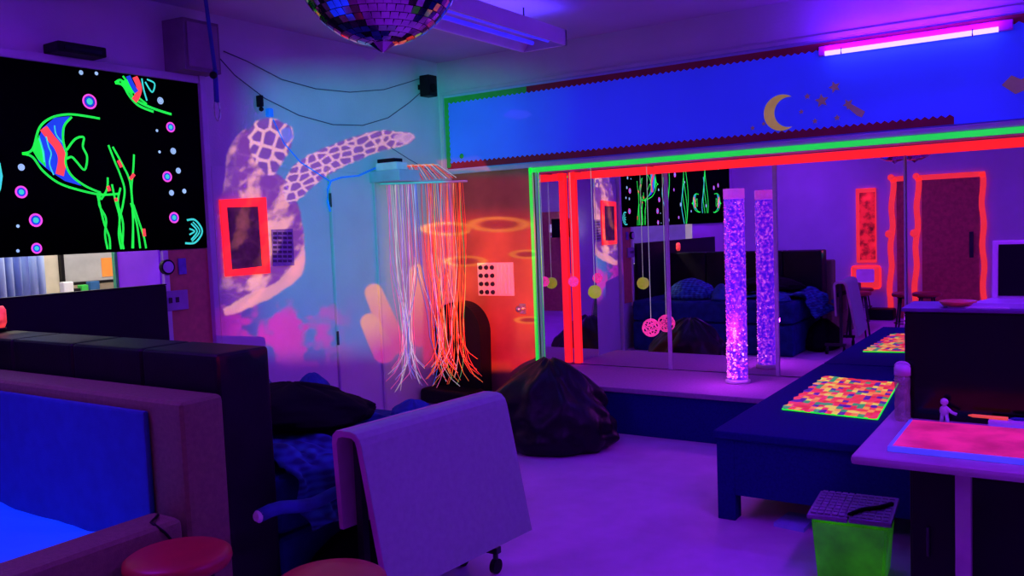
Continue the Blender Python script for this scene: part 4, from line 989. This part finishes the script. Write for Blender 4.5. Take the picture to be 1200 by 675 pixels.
# ------------------------------------------------------------------ back of the room (seen in the mirrors)
yb = YB
d = thing('door_3', (2.75, yb, 0), 'dark red lit wooden door outlined with red tape on the back wall', 'door'); d['kind'] = 'structure'
bm = B(); box(bm, 2.36, 3.07, yb+.001, yb+.03, .01, 1.93, bev=.003); finish('door_leaf', bm, M['back_door_wood'], d)
bm = B(); box(bm, 2.95, 3.0, yb+.03, yb+.05, .85, 1.2, bev=.004); finish('door_plate', bm, M['darkmetal'], d)
bm = B()
def wavy(x, z0, z1, w_, dx):
    n_ = 24; L_ = []; 
    for i in range(n_+1):
        z = z0+(z1-z0)*i/n_; xx = x+dx*(1-i/n_)+.012*math.sin(i*.9); L_.append((xx, z))
    pts = [(a, yb+.034, b) for a, b in L_]+[(a+w_, yb+.034, b) for a, b in reversed(L_)]
    prism(bm, pts, (0, -.004, 0))
wavy(2.28, .03, 1.97, .075, -.06); wavy(3.07, .03, 1.97, .07, .02); box(bm, 2.28, 3.14, yb+.03, yb+.034, 1.93, 2.0); ball(bm, (2.26, yb+.034, 1.2), .055, 2, (1, .1, 1)); ball(bm, (2.29, yb+.034, 1.99), .045, 2, (1, .1, 1))
tag(finish('door_tape', bm, M['tape_red2']), 'wavy glowing red tape outlining the door on the back wall', 'tape')
t = thing('red_wall_panel', (1.95, yb+.02, .77), 'tall glowing red panel on the back wall, seen in the mirror', 'light panel')
bm = B(); box(bm, 1.82, 2.09, yb+.002, yb+.04, .80, 1.86, bev=.01); finish('frame', bm, M['tape_red2'], t)
bm = B(); box(bm, 1.87, 2.08, yb+.041, yb+.045, .84, 1.80); finish('lit_face', bm, mat('red_lava_face', (.6, .02, .02), .4, emit=(.75, .01, .02), es=.8, var=.9, scale=9), t)
t = thing('red_edged_box', (1.95, yb+.1, .46), 'violet box with glowing red edge below the red wall panel', 'box')
bm = B(); box(bm, 1.75, 2.15, yb+.002, yb+.08, .42, .76, bev=.06, seg=4); finish('rim', bm, M['tape_red2'], t)
bm = B(); box(bm, 1.83, 2.07, yb+.081, yb+.10, .52, .71, bev=.03, seg=3); finish('body', bm, mat('violet_box', (.4, .2, .7), .5, emit=(.25, .02, .35), es=.6), t)
bm = B(); box(bm, 1.15, 1.52, -6.3, -5.95, 0, .42, bev=.04); tag(finish('black_storage_crate', bm, M['black']), 'black crate against the back wall under the red edged box', 'crate')
bm = B(); box(bm, 2.0, 2.35, -6.36, -6.1, 0, .16, bev=.03); tag(finish('black_floor_box', bm, M['black']), 'low black box on the floor beside the back door', 'box')
# furniture in the far right, mirrored at the left end of the alcove
t = thing('padded_bench', (5.2, -4.6, 0), 'pale padded bench by the right wall, seen in the mirrors', 'bench')
bm = B(); box(bm, 4.95, 5.9, -4.9, -3.9, .0, .50, bev=.06, seg=4); finish('seat', bm, M['cart'], t)
bm = B(); box(bm, 5.7, 5.95, -4.9, -3.9, .505, .85, bev=.06, seg=4); finish('backrest', bm, M['cart'], t)
bm = B(); box(bm, 5.05, 5.75, yb+.001, yb+.03, .0, 1.75, bev=.004); tag(finish('brown_cupboard_door', bm, M['brown_panel']), 'brown cupboard door on the back wall by the right corner', 'door')
# ------------------------------------------------------------------ projector with a colour slide
PJ = Vector((4.90, -6.12, 1.46)); aim = Vector((.0, -.35, 1.45)); ax = (aim-PJ).normalized()
t = thing('projector', PJ-Vector((0, 0, .1)), 'projector on a wall shelf throwing the undersea picture', 'projector')
e1 = ax.cross(Vector((0, 0, 1))).normalized(); e2 = e1.cross(ax)
SD = .12
def px_world(px, py):
    q = R.T @ np.stack([px-600, py-337.5, np.full_like(px, F_PX)]).reshape(3, -1)
    tx = (0-C0[0])/q[0]; ty = (0-C0[1])/q[1]
    tt = np.where(ty < tx, ty, tx); tt = np.where(tx <= 0, ty, tt)
    # a ray meets x=0 first on the left part, y=0 first on the right part
    return (C0[:, None]+q*tt).T
GX = np.linspace(246, 700, 455); GYv = np.linspace(54, 442, 389)
gx, gy = np.meshgrid(GX, GYv)
def sstep(a, b, x): u = np.clip((x-a)/(b-a), 0, 1); return u*u*(3-2*u)
def vnoise(x, y, s, seed):
    r = np.random.default_rng(seed); G = r.random((80, 80)); x = x/s; y = y/s; xi = np.floor(x).astype(int); yi = np.floor(y).astype(int); fx = x-xi; fy = y-yi
    fx = fx*fx*(3-2*fx); fy = fy*fy*(3-2*fy); g_ = lambda a, b: G[a % 80, b % 80]
    return (g_(xi, yi)*(1-fx)+g_(xi+1, yi)*fx)*(1-fy)+(g_(xi, yi+1)*(1-fx)+g_(xi+1, yi+1)*fx)*fy
def fbm(x, y, s, seed): return .5*vnoise(x, y, s, seed)+.3*vnoise(x, y, s/2, seed+1)+.2*vnoise(x, y, s/4, seed+2)
def inpoly(pl):
    m_ = np.zeros_like(gx, bool); n_ = len(pl)
    wx = gx+3*(fbm(gx, gy, 9, 60)-.5); wy = gy+3*(fbm(gx, gy, 9, 70)-.5)
    for i in range(n_):
        (x0, y0), (x1, y1) = pl[i], pl[(i+1) % n_]
        c_ = ((y0 > wy) != (y1 > wy)) & (wx < (x1-x0)*(wy-y0)/((y1-y0) or 1e-9)+x0); m_ ^= c_
    return m_.astype(float)
def blur(a, k=1):
    for _ in range(k):
        b_ = a.copy(); b_[1:-1, 1:-1] = (a[1:-1, 1:-1]*4+a[:-2, 1:-1]+a[2:, 1:-1]+a[1:-1, :-2]+a[1:-1, 2:])/8; a = b_
    return a
def smp(pl): return [(v.x, v.y) for v in smooth([Vector(p) for p in pl]+[Vector(pl[0])], 5)[:-1]]
def cells(sx, sy, seed, w_, ang=0):
    ca, sa = math.cos(ang), math.sin(ang); x = (gx*ca+gy*sa)/sx; y = (-gx*sa+gy*ca)/sy
    r = np.random.default_rng(seed); J = r.random((200, 200, 2)); xi = np.floor(x).astype(int); yi = np.floor(y).astype(int)
    d1 = np.full(x.shape, 9.); d2 = np.full(x.shape, 9.)
    for a in (-1, 0, 1):
        for b in (-1, 0, 1):
            jx = J[(xi+a) % 200, (yi+b) % 200]; dx = xi+a+.15+.7*jx[..., 0]-x; dy = yi+b+.15+.7*jx[..., 1]-y; dd = np.sqrt(dx*dx+dy*dy)
            n1 = np.minimum(d1, dd); d2 = np.minimum(np.maximum(d1, dd), d2); d1 = n1
    return 1-sstep(w_*.4, w_, d2-d1)
img = np.zeros(gx.shape+(3,))
def lay(mask, col): 
    for i in range(3): img[..., i] = img[..., i]*(1-mask)+(col[i] if np.isscalar(col[i]) else col[i])*mask
# water
bgm = sstep(262, 345, gx)*sstep(58, 120, gy)*(1-sstep(395, 432, gy+.0*gx))
corner = 1-sstep(505, 700, gx)
lay(bgm*corner, (.002+.0*gx, .20+.07*sstep(300, 480, gx)-.07*sstep(300, 410, gy), .22+.05*sstep(300, 420, gy)))
# pale warm patch where picture meets header board
lay(blur(inpoly([(520, 200), (510, 188), (560, 183), (575, 200)]), 4)*.7, (.6, .22, .2))
lay(blur(inpoly([(588, 135), (600, 128), (618, 130), (625, 136), (606, 141)]), 4)*.6, (.25, .12, .3))
# turtle
shell = blur(inpoly(smp([(264, 210), (268, 175), (288, 152), (302, 165), (312, 195), (335, 212), (349, 240), (356, 278), (350, 318), (325, 343), (290, 360), (266, 368), (256, 340), (254, 260)])), 2)
st = sstep(.42, .85, fbm(gx*.8+gy*.9, gy*.5-gx*.6, 14, 11)+.25*np.sin((gx*.5+gy*.15)/3.2+3*fbm(gx, gy, 30, 4)))
net = cells(30, 22, 5, .13, .5)
lay(shell*sstep(250, 285, gx), (.12+.72*st+.06*net, .03+.34*st+.03*net, .05+.10*st+.02*net))
lay(blur(inpoly(smp([(262, 362), (290, 345), (325, 330), (349, 300), (356, 285), (354, 320), (325, 345), (292, 361), (266, 370)])), 2)*.8, (.8+.2*st, .36, .14))
headp = blur(inpoly(smp([(290, 156), (300, 143), (314, 138), (330, 143), (343, 152), (341, 172), (330, 192), (318, 206), (300, 192), (292, 172)])), 2)
cn = cells(15, 17, 21, .30, .3)
lay(headp, (.12+.68*cn, .05+.36*cn, .08+.20*cn))
lay(blur(inpoly(smp([(330, 152), (340, 150), (343, 160), (338, 168), (331, 162)])), 2), (.08, .16, .42))
flip = blur(inpoly(smp([(333, 213), (345, 193), (372, 177), (405, 163), (440, 154), (470, 154), (484, 158), (483, 166), (462, 173), (440, 179), (412, 191), (388, 203), (370, 216), (352, 232), (340, 240), (333, 228)])), 1)
fc = cells(13, 8, 31, .32, -.35)
lay(flip, (.16+.66*fc, .07+.38*fc, .12+.24*fc))
lay(blur(inpoly(smp([(462, 158), (478, 155), (485, 161), (478, 167), (464, 166)])), 2)*.7, (.8, .45, .5))
# pink coral
cm = sstep(.36, .54, fbm(gx, gy, 26, 40)+.28*np.exp(-((gx-338)/40)**2-((gy-385)/26)**2)-.06+.16*np.exp(-((gx-300)/30)**2-((gy-395)/14)**2))
cm *= np.exp(-np.clip(np.abs(gx-332)/68, 0, 3)**4)*np.exp(-np.clip(np.abs(gy-388)/34, 0, 3)**4)
lay(cm*.8, (.62, .01, .16))
img *= .60
# tube sponges
def capsule(x0, y0, x1, y1, r0, r1, col0, col1):
    dx, dy = x1-x0, y1-y0; u = np.clip(((gx-x0)*dx+(gy-y0)*dy)/(dx*dx+dy*dy), 0, 1); d = np.hypot(gx-x0-u*dx, gy-y0-u*dy); r_ = r0+(r1-r0)*u
    mk = 1-sstep(r_-2, r_+1, d); lay(mk, tuple(col0[i]*(1-u)+col1[i]*u for i in range(3)))
warm = sstep(452, 520, gx)*sstep(255, 275, gy+8*np.sin(gx/9))*(1-sstep(400, 440, gy))*(1-sstep(624, 632, gx))
lay(warm*sstep(455, 475, gx)*.9, (.30+.25*sstep(480, 540, gx), .04, .05*(1-sstep(480, 540, gx))))
capsule(438, 343, 462, 402, 11, 14, (.50, .24, .005), (.34, .02, .06)); capsule(433, 378, 450, 412, 11, 14, (.50, .23, .005), (.32, .02, .06))
capsule(490, 320, 492, 395, 11, 12, (.6, .25, .02), (.5, .04, .05))
def col_(x, top, w_, bot, c0, c1):
    mk = (1-sstep(w_-3, w_+1, np.abs(gx-x)))*sstep(top-2, top+3, gy)*(1-sstep(bot-12, bot+4, gy)); sh_ = .75+.25*np.cos((gx-x)/w_*1.7)
    v = sstep(top, bot, gy); lay(mk, tuple((c0[i]*(1-v)+c1[i]*v)*sh_ for i in range(3)))
    e = ((gx-x)/w_)**2+((gy-top)/(w_*.24))**2; lay((1-sstep(.8, 1.15, e)), (.9, .10, .02)); lay((1-sstep(.35, .55, e)), (.45, .03, .01))
    ring_ = np.exp(-((e-.85)/.38)**2); lay(ring_*.9, (1, .50, .05))
wave = (1-sstep(624, 630, gx))
lay(wave*sstep(515, 528, gx)*sstep(200, 212, gy)*(1-sstep(425, 442, gy)), (.13+.75*sstep(238, 275, gy), .03+.05*sstep(240, 290, gy), .012))
col_(525, 268, 30, 430, (.7, .10, .02), (.6, .02, .02)); col_(584, 263, 34, 430, (1, .13, .02), (.8, .02, .02)); col_(618, 298, 20, 440, (1, .14, .02), (.9, .03, .02)); col_(545, 306, 24, 430, (1, .16, .03), (.9, .02, .03)); col_(620, 375, 16, 440, (1, .12, .02), (.8, .02, .02))
# nothing beyond the door edge below the header
below = sstep(626, 629, gx)*sstep(196, 199, gy); img *= (1-below)[..., None]
edge = sstep(246, 256, gx)*(1-sstep(660, 698, gx))*sstep(54, 70, gy)*(1-sstep(432, 441, gy)); img *= edge[..., None]
Wp = px_world(gx, gy); dW = Wp-np.array(PJ); A1, A2, AX = np.array(e1), np.array(e2), np.array(ax)
dep = dW@AX; SX_ = (dW@A1)/dep*SD; SY_ = (dW@A2)/dep*SD
o_sl = np.array(PJ)+AX*SD
verts = (o_sl+SX_[:, None]*A1+SY_[:, None]*A2)-np.array(t.location)
ny, nx_ = gx.shape; idx = np.arange(ny*nx_).reshape(ny, nx_)
faces = np.stack([idx[:-1, :-1], idx[:-1, 1:], idx[1:, 1:], idx[1:, :-1]], -1).reshape(-1, 4)
me = bpy.data.meshes.new('picture_slide'); me.vertices.add(len(verts)); me.vertices.foreach_set('co', verts.astype(np.float32).ravel())
me.loops.add(faces.size); me.loops.foreach_set('vertex_index', faces.astype(np.int32).ravel()); me.polygons.add(len(faces))
me.polygons.foreach_set('loop_start', np.arange(0, faces.size, 4, dtype=np.int32)); me.polygons.foreach_set('loop_total', np.full(len(faces), 4, dtype=np.int32))
me.update(); ca = me.color_attributes.new('dye', 'FLOAT_COLOR', 'POINT'); rgba = np.ones((ny*nx_, 4), np.float32); rgba[:, :3] = np.clip(img.reshape(-1, 3), 0, 1); ca.data.foreach_set('color', rgba.ravel())
m = bpy.data.materials.new('dyed_slide_film'); m.use_nodes = True; n = m.node_tree.nodes; l = m.node_tree.links; n.clear()
o_ = n.new('ShaderNodeOutputMaterial'); tr = n.new('ShaderNodeBsdfTransparent'); at = n.new('ShaderNodeAttribute'); at.attribute_name = 'dye'
l.new(at.outputs['Color'], tr.inputs[0]); l.new(tr.outputs[0], o_.inputs[0]); me.materials.append(m)
so = bpy.data.objects.new('picture_slide', me); COL.objects.link(so); so.parent = t
# slide holder: opaque frame around the film
xa0, xa1, ya0, ya1 = SX_.min(), SX_.max(), SY_.min(), SY_.max()
# boundary polygon of the film
bd = list(idx[0, :])+list(idx[1:, -1])+list(idx[-1, ::-1][1:])+list(idx[::-1, 0][1:-1])
bm = B(); inn = []; out = []
cxs, cys = (xa0+xa1)/2, (ya0+ya1)/2
for i in bd:
    u, v = SX_[i], SY_[i]; s = .16/max(abs(u-cxs), abs(v-cys), 1e-6)
    for lst, (uu, vv) in ((inn, (u, v)), (out, (cxs+(u-cxs)*s, cys+(v-cys)*s))): lst.append(bm.verts.new(o_sl+uu*A1+vv*A2))
for i in range(len(bd)): k = (i+1) % len(bd); bm.faces.new((inn[i], inn[k], out[k], out[i]))
finish('slide_holder', bm, M['black_matte'], t)
mt = Matrix.Translation(PJ) @ Matrix((e1, ax, e2)).transposed().to_4x4()
bm = B(); box(bm, -.16, .16, -.16, -.01, -.07, .07, bev=.01, mtx=mt); finish('body', bm, M['white'], t)
bm = B(); box(bm, PJ.x-.15, PJ.x+.15, YB+.001, PJ.y+.05, PJ.z-.15, PJ.z-.13); tag(finish('wall_shelf', bm, M['white']), 'white wall shelf carrying the projector', 'shelf')
sl = bpy.data.lights.new('projector_beam', 'SPOT'); sl.energy = PROJ_W; sl.spot_size = math.radians(75); sl.spot_blend = 0; sl.shadow_soft_size = 0.0; sl.color = (1, 1, 1)
slo = bpy.data.objects.new('projector_beam', sl); COL.objects.link(slo); slo.parent = t
slo.matrix_local = Matrix.Translation(PJ-t.location) @ (ax.to_track_quat('-Z', 'Y').to_matrix().to_4x4())
